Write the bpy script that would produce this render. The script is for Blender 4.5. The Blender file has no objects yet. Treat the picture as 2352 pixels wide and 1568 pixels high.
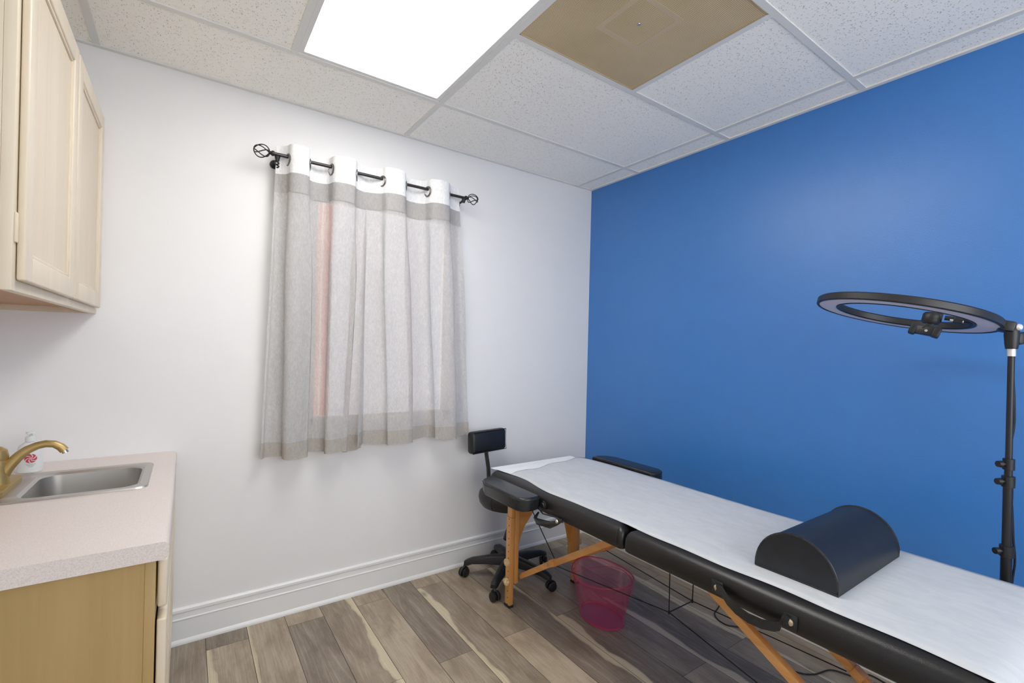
import bpy, bmesh, math, random
from mathutils import Vector, Matrix
random.seed(7)
S = bpy.context.scene
C = S.collection

# ------------------------------------------------------------------ camera
CAM = Vector((-2.2769, -2.4556, 1.2734)); YAW, PITCH, ROLL = .6269, -.0005, .0243
cy, sy = math.cos(YAW), math.sin(YAW)
F_ = Vector((sy * math.cos(PITCH), cy * math.cos(PITCH), math.sin(PITCH)))
R0 = Vector((cy, -sy, 0)); U0 = R0.cross(F_)
R_ = R0 * math.cos(ROLL) + U0 * math.sin(ROLL); U_ = -R0 * math.sin(ROLL) + U0 * math.cos(ROLL)
cd = bpy.data.cameras.new('camera'); cam = bpy.data.objects.new('camera', cd); C.objects.link(cam)
m = Matrix((R_, U_, -F_)).transposed().to_4x4(); m.translation = CAM
cam.matrix_world = m
cd.sensor_width = 36; cd.lens = 36 * 1089.65 / 2352
cd.shift_x = -41.76 / 2352; cd.shift_y = 15.2 / 2352; cd.clip_start = .02
S.camera = cam
# ------------------------------------------------------------------ world, exposure
W = bpy.data.worlds.new('sky'); S.world = W; W.use_nodes = True
bg = W.node_tree.nodes['Background']; bg.inputs[0].default_value = (.93, .96, 1, 1); bg.inputs[1].default_value = 3.9
S.view_settings.view_transform = 'Standard'; S.view_settings.look = 'None'
S.view_settings.exposure = 0.15; S.view_settings.gamma = 1; S.view_settings.use_curve_mapping = False
S.cycles.max_bounces = 14; S.cycles.diffuse_bounces = 8; S.cycles.transparent_max_bounces = 16; S.cycles.transmission_bounces = 10
LAMP = 8.9          # emission of the troffer diffusers

sd = bpy.data.lights.new('sun', 'SUN'); sd.energy = 6; sd.angle = .02; sd.color = (1, .97, .93)
so = bpy.data.objects.new('sun', sd); C.objects.link(so); so.rotation_euler = (0, math.radians(48), 0)   # shines along the facade, lights only the yard outside
# added fill light, set in an invented window opening behind the viewer
FILL_WIN = (-2.35, -.35, .75, 2.15)      # x0, x1, z0, z1
ld = bpy.data.lights.new('fill_light', 'AREA'); ld.shape = 'RECTANGLE'; ld.size = FILL_WIN[1] - FILL_WIN[0]; ld.size_y = FILL_WIN[3] - FILL_WIN[2]; ld.energy = 6; ld.color = (1, .985, .96)
lo_ = bpy.data.objects.new('fill_light', ld); C.objects.link(lo_); lo_.location = ((FILL_WIN[0] + FILL_WIN[1]) / 2, -3.56, (FILL_WIN[2] + FILL_WIN[3]) / 2); lo_.rotation_euler = (math.radians(90), 0, 0)

# ------------------------------------------------------------------ measurements
T = .6096; GA = .4347; GC = .137; H = 2.3825
GX = [-GC - k * T for k in range(6)]; GY = [-GA - k * T for k in range(7)]
RX0, RY0 = -2.88, -3.55       # left wall, wall behind the camera

# ------------------------------------------------------------------ mesh helpers
def newbm(): return bmesh.new()
def box(bm, x0, x1, y0, y1, z0, z1, bev=0, seg=2):
    r = bmesh.ops.create_cube(bm, size=1)['verts']
    for v in r:
        v.co = Vector(((x0 + x1) / 2 + v.co.x * (x1 - x0), (y0 + y1) / 2 + v.co.y * (y1 - y0), (z0 + z1) / 2 + v.co.z * (z1 - z0)))
    if bev:
        es = list({e for v in r for e in v.link_edges})
        bmesh.ops.bevel(bm, geom=es, offset=bev, segments=seg, affect='EDGES', profile=.5)
    return bm
def tube(bm, pts, r, n=10, caps=True, flat=1.0):
    """round sweep along pts; r a number or a list; flat squashes the section sideways"""
    pts = [Vector(p) for p in pts]; N = len(pts)
    rs = r if isinstance(r, (list, tuple)) else [r] * N
    rings = []; up = None
    for i, p in enumerate(pts):
        t = (pts[min(i + 1, N - 1)] - pts[max(i - 1, 0)]).normalized()
        if up is None:
            a = Vector((0, 0, 1)) if abs(t.z) < .9 else Vector((1, 0, 0))
            up = (a - t * a.dot(t)).normalized()
        else: up = (up - t * up.dot(t)).normalized()
        s = t.cross(up)
        rings.append([bm.verts.new(p + (up * math.cos(2 * math.pi * k / n) * flat + s * math.sin(2 * math.pi * k / n)) * rs[i]) for k in range(n)])
    for a, b in zip(rings, rings[1:]):
        for k in range(n): bm.faces.new((a[k], a[(k + 1) % n], b[(k + 1) % n], b[k]))
    if caps: bm.faces.new(rings[0][::-1]); bm.faces.new(rings[-1])
    return bm
def lathe(bm, prof, n=32, mat=None, sx=1, sy=1):
    """prof: (radius, height) pairs about z"""
    rings = []
    for r, z in prof:
        if r < 1e-6: rings.append([bm.verts.new((0, 0, z))])
        else: rings.append([bm.verts.new((r * sx * math.cos(2 * math.pi * k / n), r * sy * math.sin(2 * math.pi * k / n), z)) for k in range(n)])
    for a, b in zip(rings, rings[1:]):
        for k in range(n):
            k2 = (k + 1) % n
            if len(a) == 1 and len(b) == 1: continue
            if len(a) == 1: f = (a[0], b[k2], b[k])
            elif len(b) == 1: f = (a[k], a[k2], b[0])
            else: f = (a[k], a[k2], b[k2], b[k])
            bm.faces.new(f)
    if mat is not None: bmesh.ops.transform(bm, matrix=mat, verts=[v for r in rings for v in r])
    return bm
def prism(bm, poly, axis, a, b, bev=0, seg=2):
    """extrude 2D polygon along axis ('x','y','z') from a to b; poly in the remaining two axes in order"""
    def P(u, v, w):
        return {'x': (w, u, v), 'y': (u, w, v), 'z': (u, v, w)}[axis]
    A = [bm.verts.new(P(u, v, a)) for u, v in poly]; B = [bm.verts.new(P(u, v, b)) for u, v in poly]
    fs = [bm.faces.new(A), bm.faces.new(B[::-1])]
    n = len(poly)
    for k in range(n): fs.append(bm.faces.new((A[k], B[k], B[(k + 1) % n], A[(k + 1) % n])))
    if bev:
        es = list(fs[0].edges) + list(fs[1].edges)
        bmesh.ops.bevel(bm, geom=es, offset=bev, segments=seg, affect='EDGES', profile=.5)
    return bm
def rrect(x0, x1, y0, y1, r, n=6):
    out = []
    for cx, cyy, a0 in ((x1 - r, y1 - r, 0), (x0 + r, y1 - r, 90), (x0 + r, y0 + r, 180), (x1 - r, y0 + r, 270)):
        for k in range(n + 1):
            a = math.radians(a0 + 90 * k / n); out.append((cx + r * math.cos(a), cyy + r * math.sin(a)))
    return out
def board(bm, p, q, w, t, side=Vector((1, 0, 0)), bev=.002):
    """straight board from p to q: thickness t along side, width w across"""
    p, q = Vector(p), Vector(q); d = (q - p); L = d.length; d.normalize(); s = side.normalized(); u = s.cross(d).normalized()
    b2 = bmesh.new(); box(b2, 0, L, -t / 2, t / 2, -w / 2, w / 2, bev, 2)
    M = Matrix((d, s, u)).transposed().to_4x4(); M.translation = p
    bmesh.ops.transform(b2, matrix=M, verts=b2.verts)
    me = bpy.data.meshes.new('t'); b2.to_mesh(me); b2.free(); bm.from_mesh(me); bpy.data.meshes.remove(me)
    return bm
def obj(name, bm, mat=None, parent=None, smooth=True, angle=38, fixn=True):
    if fixn: bmesh.ops.recalc_face_normals(bm, faces=bm.faces)
    me = bpy.data.meshes.new(name); bm.to_mesh(me); bm.free()
    o = bpy.data.objects.new(name, me); C.objects.link(o)
    if mat: me.materials.append(mat)
    if smooth:
        for p in me.polygons: p.use_smooth = True
        try: me.set_sharp_from_angle(angle=math.radians(angle))
        except Exception: pass
    if parent:
        o.parent = parent; o.matrix_parent_inverse = Matrix.Translation(-Vector(parent.location))
    return o
def tag(o, label, cat, group=None, kind=None):
    o['label'] = label; o['category'] = cat
    if group: o['group'] = group
    if kind: o['kind'] = kind
    return o
def thing(name, label, cat, loc=(0, 0, 0), group=None):
    o = bpy.data.objects.new(name, None); C.objects.link(o); o.location = loc; o.empty_display_size = .05
    return tag(o, label, cat, group)
def struct(name, bm, mat, parent=None, smooth=False):
    o = obj(name, bm, mat, parent, smooth)
    if not parent: o['kind'] = 'structure'
    return o

# ------------------------------------------------------------------ materials
def srgb(r, g, b):
    f = lambda c: (c / 255 / 12.92) if c / 255 <= .04045 else ((c / 255 + .055) / 1.055) ** 2.4
    return (f(r), f(g), f(b), 1)
class NT:
    def __init__(s, name):
        s.m = bpy.data.materials.new(name); s.m.use_nodes = True; s.t = s.m.node_tree
        s.b = s.t.nodes['Principled BSDF']; s.out = s.t.nodes['Material Output']
    def n(s, ty, **kw):
        x = s.t.nodes.new(ty)
        for k, v in kw.items():
            if isinstance(k, str) and hasattr(x, k): setattr(x, k, v)
        return x
    def l(s, a, b): s.t.links.new(a, b)
    def obco(s, sc=(1, 1, 1)):
        tc = s.n('ShaderNodeTexCoord'); mp = s.n('ShaderNodeMapping'); mp.inputs['Scale'].default_value = sc
        s.l(tc.outputs['Object'], mp.inputs[0]); return mp.outputs[0]
    def noise(s, co, scale, det=4, rough=.5, dist=0):
        x = s.n('ShaderNodeTexNoise'); x.inputs['Scale'].default_value = scale; x.inputs['Detail'].default_value = det
        x.inputs['Roughness'].default_value = rough; x.inputs['Distortion'].default_value = dist; s.l(co, x.inputs['Vector']); return x.outputs['Fac']
    def ramp(s, fac, stops):
        x = s.n('ShaderNodeValToRGB'); e = x.color_ramp.elements
        while len(e) > 1: e.remove(e[0])
        e[0].position = stops[0][0]; e[0].color = stops[0][1]
        for p, c in stops[1:]:
            k = e.new(p); k.color = c
        s.l(fac, x.inputs[0]); return x.outputs[0]
    def bump(s, h, st=.2, dist=.002):
        x = s.n('ShaderNodeBump'); x.inputs['Strength'].default_value = st; x.inputs['Distance'].default_value = dist
        s.l(h, x.inputs['Height']); s.l(x.outputs[0], s.b.inputs['Normal']); return x
    def math(s, op, a, b=None, c=None):
        x = s.n('ShaderNodeMath'); x.operation = op
        for i, v in enumerate((a, b, c)):
            if v is None: continue
            if isinstance(v, (int, float)): x.inputs[i].default_value = v
            else: s.l(v, x.inputs[i])
        return x.outputs[0]
    def mix(s, fac, a, b, mode='MIX'):
        x = s.n('ShaderNodeMix'); x.data_type = 'RGBA'; x.blend_type = mode
        for sock, v in ((x.inputs[0], fac), (x.inputs[6], a), (x.inputs[7], b)):
            if isinstance(v, (int, float)): sock.default_value = v
            elif isinstance(v, tuple): sock.default_value = v
            else: s.l(v, sock)
        return x.outputs[2]
def plain(name, col, rough=.5, metal=0, spec=.5, bump=0, bscale=200, var=0, coat=0):
    a = NT(name); a.b.inputs['Base Color'].default_value = col; a.b.inputs['Roughness'].default_value = rough
    a.b.inputs['Metallic'].default_value = metal; a.b.inputs['Specular IOR Level'].default_value = spec
    if coat: a.b.inputs['Coat Weight'].default_value = coat; a.b.inputs['Coat Roughness'].default_value = .25
    co = a.obco()
    if bump: a.bump(a.noise(co, bscale, 3), bump, .001)
    nz = a.noise(co, 6 if not var else 9, 3)
    v = var or .03
    c2 = tuple(x * (1 - v) for x in col[:3]) + (1,); c1 = tuple(min(1, x * (1 + v)) for x in col[:3]) + (1,)
    a.l(a.ramp(nz, [(.3, c2), (.7, c1)]), a.b.inputs['Base Color'])
    return a.m
M = {}
M['wall'] = plain('white_wall_paint', srgb(232, 231, 230), .62, bump=.12, bscale=160, var=.008)
M['trim'] = plain('white_trim_paint', srgb(232, 233, 231), .35, bump=.03, bscale=60, var=.01)
M['blue'] = plain('blue_wall_paint', (.024, .178, .53, 1), .38, spec=1.0, bump=.35, bscale=210, var=.02)
M['metal_white'] = plain('white_enamel', srgb(222, 222, 219), .45, var=.01)
M['black_plastic'] = plain('black_plastic', (.012, .012, .014, 1), .42, bump=.1, bscale=400)
M['black_metal'] = plain('black_powder_coat', (.012, .012, .014, 1), .38, spec=.5)
M['rod'] = plain('bronze_rod', (.06, .055, .055, 1), .35, metal=.8)
M['iron'] = plain('wrought_iron_black', (.01, .01, .012, 1), .5)
M['grommet'] = plain('pewter_grommet', (.22, .21, .2, 1), .33, metal=1)
M['chrome'] = plain('polished_steel', (.7, .68, .64, 1), .22, metal=1)
M['nickel_screw'] = plain('brass_screw', (.75, .65, .45, 1), .3, metal=1)
M['silver'] = plain('silver_collar', (.78, .76, .74, 1), .35, metal=.6)
M['diff_off'] = plain('ring_diffuser', srgb(222, 214, 224), .5, var=.005)
M['fabric_white'] = None
M['cord'] = plain('black_cord', (.008, .008, .009, 1), .5)
M['rubber'] = plain('black_rubber', (.015, .014, .013, 1), .7)
M['knob'] = plain('pale_wood_knob', srgb(226, 200, 150), .5, var=.05)
M['paper_white'] = plain('bottle_plastic', srgb(225, 228, 226), .3)
M['red'] = plain('swirl_red', srgb(196, 60, 80), .4)
M['grey_ink'] = plain('grey_ink', srgb(150, 155, 155), .5)
M['brass'] = plain('brushed_brass', (.46, .33, .13, 1), .40, metal=.7, bump=.05, bscale=90)
M['dark_gap'] = plain('floor_gap', (.03, .025, .02, 1), .9)
M['cab_dark'] = plain('cabinet_interior', (.02, .017, .014, 1), .9)

def vinyl(name, col, rough, bump, scale=700):
    a = NT(name); a.b.inputs['Base Color'].default_value = col; a.b.inputs['Roughness'].default_value = rough
    co = a.obco(); v = a.n('ShaderNodeTexVoronoi'); v.inputs['Scale'].default_value = scale; a.l(co, v.inputs['Vector'])
    big = a.noise(co, 7, 3); h = a.math('ADD', a.math('MULTIPLY', v.outputs['Distance'], .35), a.math('MULTIPLY', big, 1.2))
    a.bump(h, bump, .0012)
    a.l(a.ramp(a.noise(co, 30, 4), [(.35, tuple(x * .85 for x in col[:3]) + (1,)), (.7, tuple(x * 1.15 for x in col[:3]) + (1,))]), a.b.inputs['Base Color'])
    return a.m
M['vinyl'] = vinyl('black_vinyl', (.0085, .0075, .007, 1), .31, .35)
M['vinyl_soft'] = vinyl('charcoal_vinyl', (.011, .012, .015, 1), .42, .2, 900)
M['vinyl_arm'] = vinyl('armrest_vinyl', (.016, .017, .018, 1), .27, .35, 500)

def wood(name, dark, light, rough=.45, axis='z', scale=5, contrast=1.0, coat=.15):
    a = NT(name); sc = {'x': (.35, 7, 7), 'y': (7, .35, 7), 'z': (7, 7, .35)}[axis]
    co = a.obco(tuple(s * scale / 5 for s in sc)); n1 = a.noise(co, 2.2, 5, .6, .6); n2 = a.noise(co, 14, 3, .6)
    f = a.math('ADD', a.math('MULTIPLY', n1, .75), a.math('MULTIPLY', n2, .25))
    a.l(a.ramp(f, [(.5 - .22 / contrast, dark), (.5 + .2 / contrast, light)]), a.b.inputs['Base Color'])
    a.b.inputs['Roughness'].default_value = rough; a.b.inputs['Coat Weight'].default_value = coat; a.b.inputs['Coat Roughness'].default_value = .3
    a.bump(n2, .06, .0006); return a.m
M['beech'] = wood('orange_beech', srgb(196, 132, 66), srgb(224, 168, 100), .42)
def beech_holes():
    m_ = wood('drilled_beech', srgb(196, 132, 66), srgb(224, 168, 100), .42); a = NT.__new__(NT); a.m = m_; a.t = m_.node_tree; a.b = a.t.nodes['Principled BSDF']; a.out = a.t.nodes['Material Output']
    src = a.b.inputs['Base Color'].links[0].from_socket; sp = a.n('ShaderNodeSeparateXYZ'); a.l(a.obco(), sp.inputs[0])
    dz = a.math('MULTIPLY', a.math('SUBTRACT', a.math('FRACT', a.math('DIVIDE', a.math('ADD', sp.outputs[2], .0), .032)), .5), .032)
    y1 = a.math('ABSOLUTE', a.math('ADD', sp.outputs[1], .524)); y2 = a.math('ABSOLUTE', a.math('ADD', sp.outputs[1], 2.169)); dy = a.math('MINIMUM', y1, y2)
    d = a.math('SQRT', a.math('ADD', a.math('MULTIPLY', dz, dz), a.math('MULTIPLY', dy, dy)))
    k = a.math('LESS_THAN', d, .0034); a.l(a.mix(k, src, (.03, .015, .006, 1)), a.b.inputs['Base Color']); return m_
M['beech_holes'] = beech_holes()
M['beech_y'] = wood('orange_beech_rail', srgb(196, 132, 66), srgb(226, 170, 102), .42, 'y')
M['ply'] = wood('golden_plywood', srgb(196, 134, 60), srgb(222, 164, 88), .45, 'x')
M['maple'] = wood('whitewashed_maple', srgb(214, 198, 172), srgb(228, 215, 193), .42, 'z', 4, .8)
M['maple_panel'] = wood('maple_panel', srgb(211, 194, 168), srgb(226, 212, 190), .5, 'z', 3, .8)
M['oak_end'] = wood('honey_end_panel', srgb(160, 132, 80), srgb(184, 155, 102), .5, 'z', 3, .9)
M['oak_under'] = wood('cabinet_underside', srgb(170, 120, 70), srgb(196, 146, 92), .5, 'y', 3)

# floor: plank meshes carry tone / streak data as a colour attribute and (across, along) as UV
def floor_mat():
    a = NT('grey_brown_planks')
    vc = a.n('ShaderNodeVertexColor'); vc.layer_name = 'plank'; sp = a.n('ShaderNodeSeparateColor'); a.l(vc.outputs[0], sp.inputs[0])
    tone, streak, seed = sp.outputs[0], sp.outputs[1], sp.outputs[2]
    uv = a.n('ShaderNodeUVMap'); uv.uv_map = 'UVMap'; s2 = a.n('ShaderNodeSeparateXYZ'); a.l(uv.outputs[0], s2.inputs[0])
    u, v = s2.outputs[0], s2.outputs[1]
    def vec(su, sv, off):
        c = a.n('ShaderNodeCombineXYZ'); a.l(a.math('MULTIPLY', u, su), c.inputs[0]); a.l(a.math('MULTIPLY', v, sv), c.inputs[1])
        a.l(a.math('MULTIPLY_ADD', seed, 91.7, off), c.inputs[2]); return c.outputs[0]
    warp = a.noise(vec(.9, .75, 3), 1.0, 2, .45, .35)
    # cathedral grain: rings of a distorted distance field
    g = a.math('ADD', a.math('MULTIPLY', warp, 12.0), a.math('MULTIPLY', a.math('ABSOLUTE', a.math('SUBTRACT', u, .5)), 7))
    rings = a.math('ABSOLUTE', a.math('SUBTRACT', a.math('FRACT', g), .5))
    ringline = a.ramp(rings, [(0, (1, 1, 1, 1)), (.08, (.35, .35, .35, 1)), (.22, (0, 0, 0, 1))])
    fine = a.noise(vec(22, 1.3, 11), 3, 6, .72, .5)
    fibre = a.noise(vec(90, 7, 31), 2.5, 3, .6)
    blot = a.noise(vec(1.6, 2.6, 57), 1.4, 4, .6, .4)
    cross = a.noise(vec(2, 60, 77), 1.5, 2, .5)
    base = a.ramp(tone, [(0, srgb(104, 96, 89)), (.3, srgb(144, 132, 118)), (.6, srgb(182, 167, 146)), (1, srgb(214, 198, 172))])
    dk = a.mix(a.ramp(blot, [(.38, (1, 1, 1, 1)), (.62, (0, 0, 0, 1))]), base, (.70, .66, .63, 1), 'MULTIPLY')
    # sapwood streak hugging one side: streak 0..1 -> none at .5
    side = a.math('GREATER_THAN', streak, .5)
    ue = a.math('ABSOLUTE', a.math('SUBTRACT', side, u))           # 0 at the streaked edge
    wid = a.math('MULTIPLY', a.math('ABSOLUTE', a.math('SUBTRACT', streak, .5)), a.math('MAXIMUM', 0, a.math('MULTIPLY_ADD', a.noise(vec(0, 1.5, 5), 1.5, 3, .55), 3.0, -.85)))
    sm = a.math('SUBTRACT', wid, ue)
    smask = a.ramp(a.math('MULTIPLY_ADD', sm, 7, .5), [(.5, (0, 0, 0, 1)), (.62, (.5, .5, .5, 1)), (1, (.85, .85, .85, 1))])
    dk = a.mix(smask, dk, srgb(222, 210, 180))
    c = a.mix(a.ramp(fine, [(.32, (.95, .95, .95, 1)), (.60, (0, 0, 0, 1))]), dk, (.70, .67, .64, 1), 'MULTIPLY')
    c = a.mix(a.math('MULTIPLY', a.math('MULTIPLY', ringline, a.ramp(blot, [(.35, (0, 0, 0, 1)), (.6, (1, 1, 1, 1))])), .34), c, srgb(196, 182, 158))
    c = a.mix(a.ramp(fibre, [(.5, (0, 0, 0, 1)), (.75, (.35, .35, .35, 1))]), c, srgb(205, 192, 170))
    c = a.mix(a.ramp(cross, [(.62, (0, 0, 0, 1)), (.8, (.28, .28, .28, 1))]), c, (.6, .55, .5, 1), 'MULTIPLY')
    # knots
    vo = a.n('ShaderNodeTexVoronoi'); a.l(vec(1.0, 3.0, 13), vo.inputs['Vector']); vo.inputs['Scale'].default_value = .9
    kn = a.ramp(vo.outputs['Distance'], [(.0, (1, 1, 1, 1)), (.05, (.7, .7, .7, 1)), (.12, (0, 0, 0, 1))])
    c = a.mix(kn, c, srgb(66, 56, 48))
    a.l(c, a.b.inputs['Base Color']); a.b.inputs['Roughness'].default_value = .42
    a.bump(a.math('ADD', fine, a.math('MULTIPLY', fibre, .5)), .12, .0012)
    return a.m
M['floor'] = floor_mat()

def tile_mat():
    a = NT('fissured_ceiling_tile'); co = a.obco()
    v = a.n('ShaderNodeTexVoronoi'); v.inputs['Scale'].default_value = 215; v.inputs['Randomness'].default_value = 1
    mp = a.n('ShaderNodeMapping'); mp.inputs['Scale'].default_value = (1, .55, 1); mp.inputs['Rotation'].default_value = (0, 0, .5)
    dn = a.n('ShaderNodeTexNoise'); dn.inputs['Scale'].default_value = 60; a.l(co, dn.inputs['Vector'])
    mx = a.n('ShaderNodeMix'); mx.data_type = 'VECTOR'; mx.inputs[0].default_value = .012; a.l(co, mx.inputs[4]); a.l(dn.outputs['Color'], mx.inputs[5])
    a.l(mx.outputs[1], mp.inputs[0]); a.l(mp.outputs[0], v.inputs['Vector'])
    gate = a.noise(co, 70, 2)
    hole = a.math('MULTIPLY', a.ramp(v.outputs['Distance'], [(.14, (1, 1, 1, 1)), (.30, (0, 0, 0, 1))]), a.ramp(gate, [(.44, (0, 0, 0, 1)), (.58, (1, 1, 1, 1))]))
    n2 = a.noise(co, 260, 3)
    a.l(a.mix(hole, srgb(252, 250, 243), srgb(165, 162, 152)), a.b.inputs['Base Color'])
    a.b.inputs['Roughness'].default_value = .9; a.b.inputs['Specular IOR Level'].default_value = .2
    a.bump(a.math('SUBTRACT', a.math('MULTIPLY', n2, .35), hole), .8, .0025); return a.m
M['tile'] = tile_mat()

def vent_mat():
    a = NT('tan_perforated_sheet'); co = a.obco((1, 1, 1)); sx_ = a.n('ShaderNodeSeparateXYZ'); a.l(co, sx_.inputs[0])
    p = .0052
    ux = a.math('DIVIDE', sx_.outputs[0], p); uy = a.math('DIVIDE', sx_.outputs[1], p)
    row = a.math('FLOOR', uy); sh = a.math('MULTIPLY', a.math('MODULO', row, 2), .5)
    fx = a.math('SUBTRACT', a.math('FRACT', a.math('ADD', ux, sh)), .5); fy = a.math('SUBTRACT', a.math('FRACT', uy), .5)
    d = a.math('SQRT', a.math('ADD', a.math('MULTIPLY', fx, fx), a.math('MULTIPLY', fy, fy)))
    hole = a.ramp(d, [(.24, (1, 1, 1, 1)), (.34, (0, 0, 0, 1))])
    base = a.ramp(a.noise(co, 3.5, 4, .6), [(.35, srgb(198, 178, 140)), (.7, srgb(214, 195, 158))])
    a.l(a.mix(hole, base, srgb(150, 126, 82)), a.b.inputs['Base Color']); a.b.inputs['Roughness'].default_value = .6
    return a.m
M['vent'] = vent_mat()
M['vent_edge'] = plain('vent_rim', srgb(190, 170, 136), .6)

def lam_mat():
    a = NT('speckled_laminate'); co = a.obco()
    n1 = a.noise(co, 420, 3, .7); n2 = a.noise(co, 180, 2)
    c = a.ramp(n1, [(.36, srgb(206, 193, 186)), (.5, srgb(218, 207, 200)), (.64, srgb(225, 215, 209))])
    a.l(c, a.b.inputs['Base Color']); a.b.inputs['Roughness'].default_value = .34; a.bump(n2, .05, .0005); return a.m
M['laminate'] = lam_mat()

def steel_mat():
    a = NT('brushed_steel'); co = a.obco((3, 40, 40)); n1 = a.noise(co, 14, 4)
    a.b.inputs['Base Color'].default_value = (.58, .56, .53, 1); a.b.inputs['Metallic'].default_value = 1
    a.l(a.ramp(n1, [(0, (.34, .34, .34, 1)), (1, (.48, .48, .48, 1))]), a.b.inputs['Roughness']); a.bump(n1, .04, .0004); return a.m
M['steel'] = steel_mat()

def cloth_mat(name, col, thru, clear, crinkle=.5, rough=.9):
    """curtain cloth: diffuse + light passing through (translucent) + open weave (transparent)"""
    a = NT(name); t = a.t
    co = a.obco((1, 1, .45)); n1 = a.noise(co, 75, 5, .68, 1.6); n2 = a.noise(co, 420, 2); n3 = a.noise(a.obco((1, 1, .35)), 9, 3, .5, .4)
    bp_ = a.n('ShaderNodeBump'); bp_.inputs['Strength'].default_value = crinkle; bp_.inputs['Distance'].default_value = .004
    a.l(a.math('ADD', a.math('ADD', n1, a.math('MULTIPLY', n3, 1.6)), a.math('MULTIPLY', n2, .25)), bp_.inputs['Height'])
    cr = a.ramp(n1, [(.40, tuple(x * .88 for x in col[:3]) + (1,)), (.62, col)])
    df = a.n('ShaderNodeBsdfDiffuse'); tr = a.n('ShaderNodeBsdfTranslucent'); tp = a.n('ShaderNodeBsdfTransparent')
    for s_ in (df, tr): a.l(cr, s_.inputs[0]); a.l(bp_.outputs[0], s_.inputs['Normal'])
    m1 = a.n('ShaderNodeMixShader'); m1.inputs[0].default_value = thru; a.l(df.outputs[0], m1.inputs[1]); a.l(tr.outputs[0], m1.inputs[2])
    m2 = a.n('ShaderNodeMixShader'); m2.inputs[0].default_value = clear; a.l(m1.outputs[0], m2.inputs[1]); a.l(tp.outputs[0], m2.inputs[2])
    a.l(m2.outputs[0], a.out.inputs[0]); t.nodes.remove(a.b); return a.m
M['sheer'] = cloth_mat('crinkled_sheer', srgb(228, 226, 224), .36, .20, 1.0)
M['sheer2'] = cloth_mat('double_sheer', srgb(196, 193, 190), .25, .06, .5)
M['hem'] = cloth_mat('folded_hem', srgb(200, 194, 186), .2, .04, 1.0)
M['band'] = cloth_mat('white_band', srgb(246, 246, 246), .15, 0, .12)

def paper_mat():
    a = NT('exam_paper'); co = a.obco((1, .4, 1)); n1 = a.noise(a.obco((3, 1, 1)), 11, 5, .6, .8); n2 = a.noise(co, 320, 2)
    col = a.ramp(n1, [(.35, srgb(193, 196, 199)), (.65, srgb(202, 204, 206))])
    df = a.b; a.l(col, df.inputs['Base Color']); df.inputs['Roughness'].default_value = .65; df.inputs['Specular IOR Level'].default_value = .25
    a.bump(a.math('ADD', n1, a.math('MULTIPLY', n2, .15)), .28, .003); return a.m
M['paper'] = paper_mat()
M['paper_fold'] = plain('folded_paper', srgb(232, 234, 236), .65, bump=.1, bscale=60)

def bin_mat(name, col, alpha_t=.6):
    a = NT(name); t = a.t
    fr = a.n('ShaderNodeFresnel'); fr.inputs[0].default_value = 1.40
    gl = a.n('ShaderNodeBsdfGlossy'); gl.inputs['Roughness'].default_value = .16
    tp = a.n('ShaderNodeBsdfTransparent'); tp.inputs[0].default_value = col
    tl = a.n('ShaderNodeBsdfTranslucent'); tl.inputs[0].default_value = (1, .40, .52, 1)
    df = a.n('ShaderNodeBsdfDiffuse'); df.inputs[0].default_value = (.95, .20, .34, 1)
    m0 = a.n('ShaderNodeMixShader'); m0.inputs[0].default_value = .5; a.l(tl.outputs[0], m0.inputs[1]); a.l(df.outputs[0], m0.inputs[2])
    m1 = a.n('ShaderNodeMixShader'); m1.inputs[0].default_value = alpha_t; a.l(m0.outputs[0], m1.inputs[1]); a.l(tp.outputs[0], m1.inputs[2])
    m2 = a.n('ShaderNodeMixShader'); a.l(a.math('MINIMUM', fr.outputs[0], .30), m2.inputs[0]); a.l(m1.outputs[0], m2.inputs[1]); a.l(gl.outputs[0], m2.inputs[2])
    a.l(m2.outputs[0], a.out.inputs[0]); t.nodes.remove(a.b); return a.m
M['bin'] = bin_mat('clear_pink_plastic', (1, .68, .78, 1), .82)
M['bin_base'] = bin_mat('deep_pink_plastic', (1, .22, .50, 1), .55)

def emit_mat(name, col, st):
    a = NT(name); e = a.n('ShaderNodeEmission'); e.inputs[0].default_value = col; e.inputs[1].default_value = st
    a.l(e.outputs[0], a.out.inputs[0]); a.t.nodes.remove(a.b); return a.m
M['lamp'] = emit_mat('lit_diffuser', (1, .985, .97, 1), LAMP)
def glass_mat():
    a = NT('window_glass'); tp = a.n('ShaderNodeBsdfTransparent'); gl = a.n('ShaderNodeBsdfGlossy'); gl.inputs['Roughness'].default_value = .02
    fr = a.n('ShaderNodeFresnel'); mx = a.n('ShaderNodeMixShader'); a.l(fr.outputs[0], mx.inputs[0]); a.l(tp.outputs[0], mx.inputs[1]); a.l(gl.outputs[0], mx.inputs[2])
    a.l(mx.outputs[0], a.out.inputs[0]); a.t.nodes.remove(a.b); return a.m
M['glass'] = glass_mat()
def brick_mat():
    a = NT('pink_brick'); b = a.n('ShaderNodeTexBrick'); a.l(a.obco(), b.inputs[0]); b.inputs['Scale'].default_value = 4
    b.inputs['Color1'].default_value = srgb(196, 132, 112); b.inputs['Color2'].default_value = srgb(180, 116, 100); b.inputs['Mortar'].default_value = srgb(200, 186, 172)
    a.l(b.outputs[0], a.b.inputs['Base Color']); a.b.inputs['Roughness'].default_value = .9; return a.m
M['brick'] = brick_mat()

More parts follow.
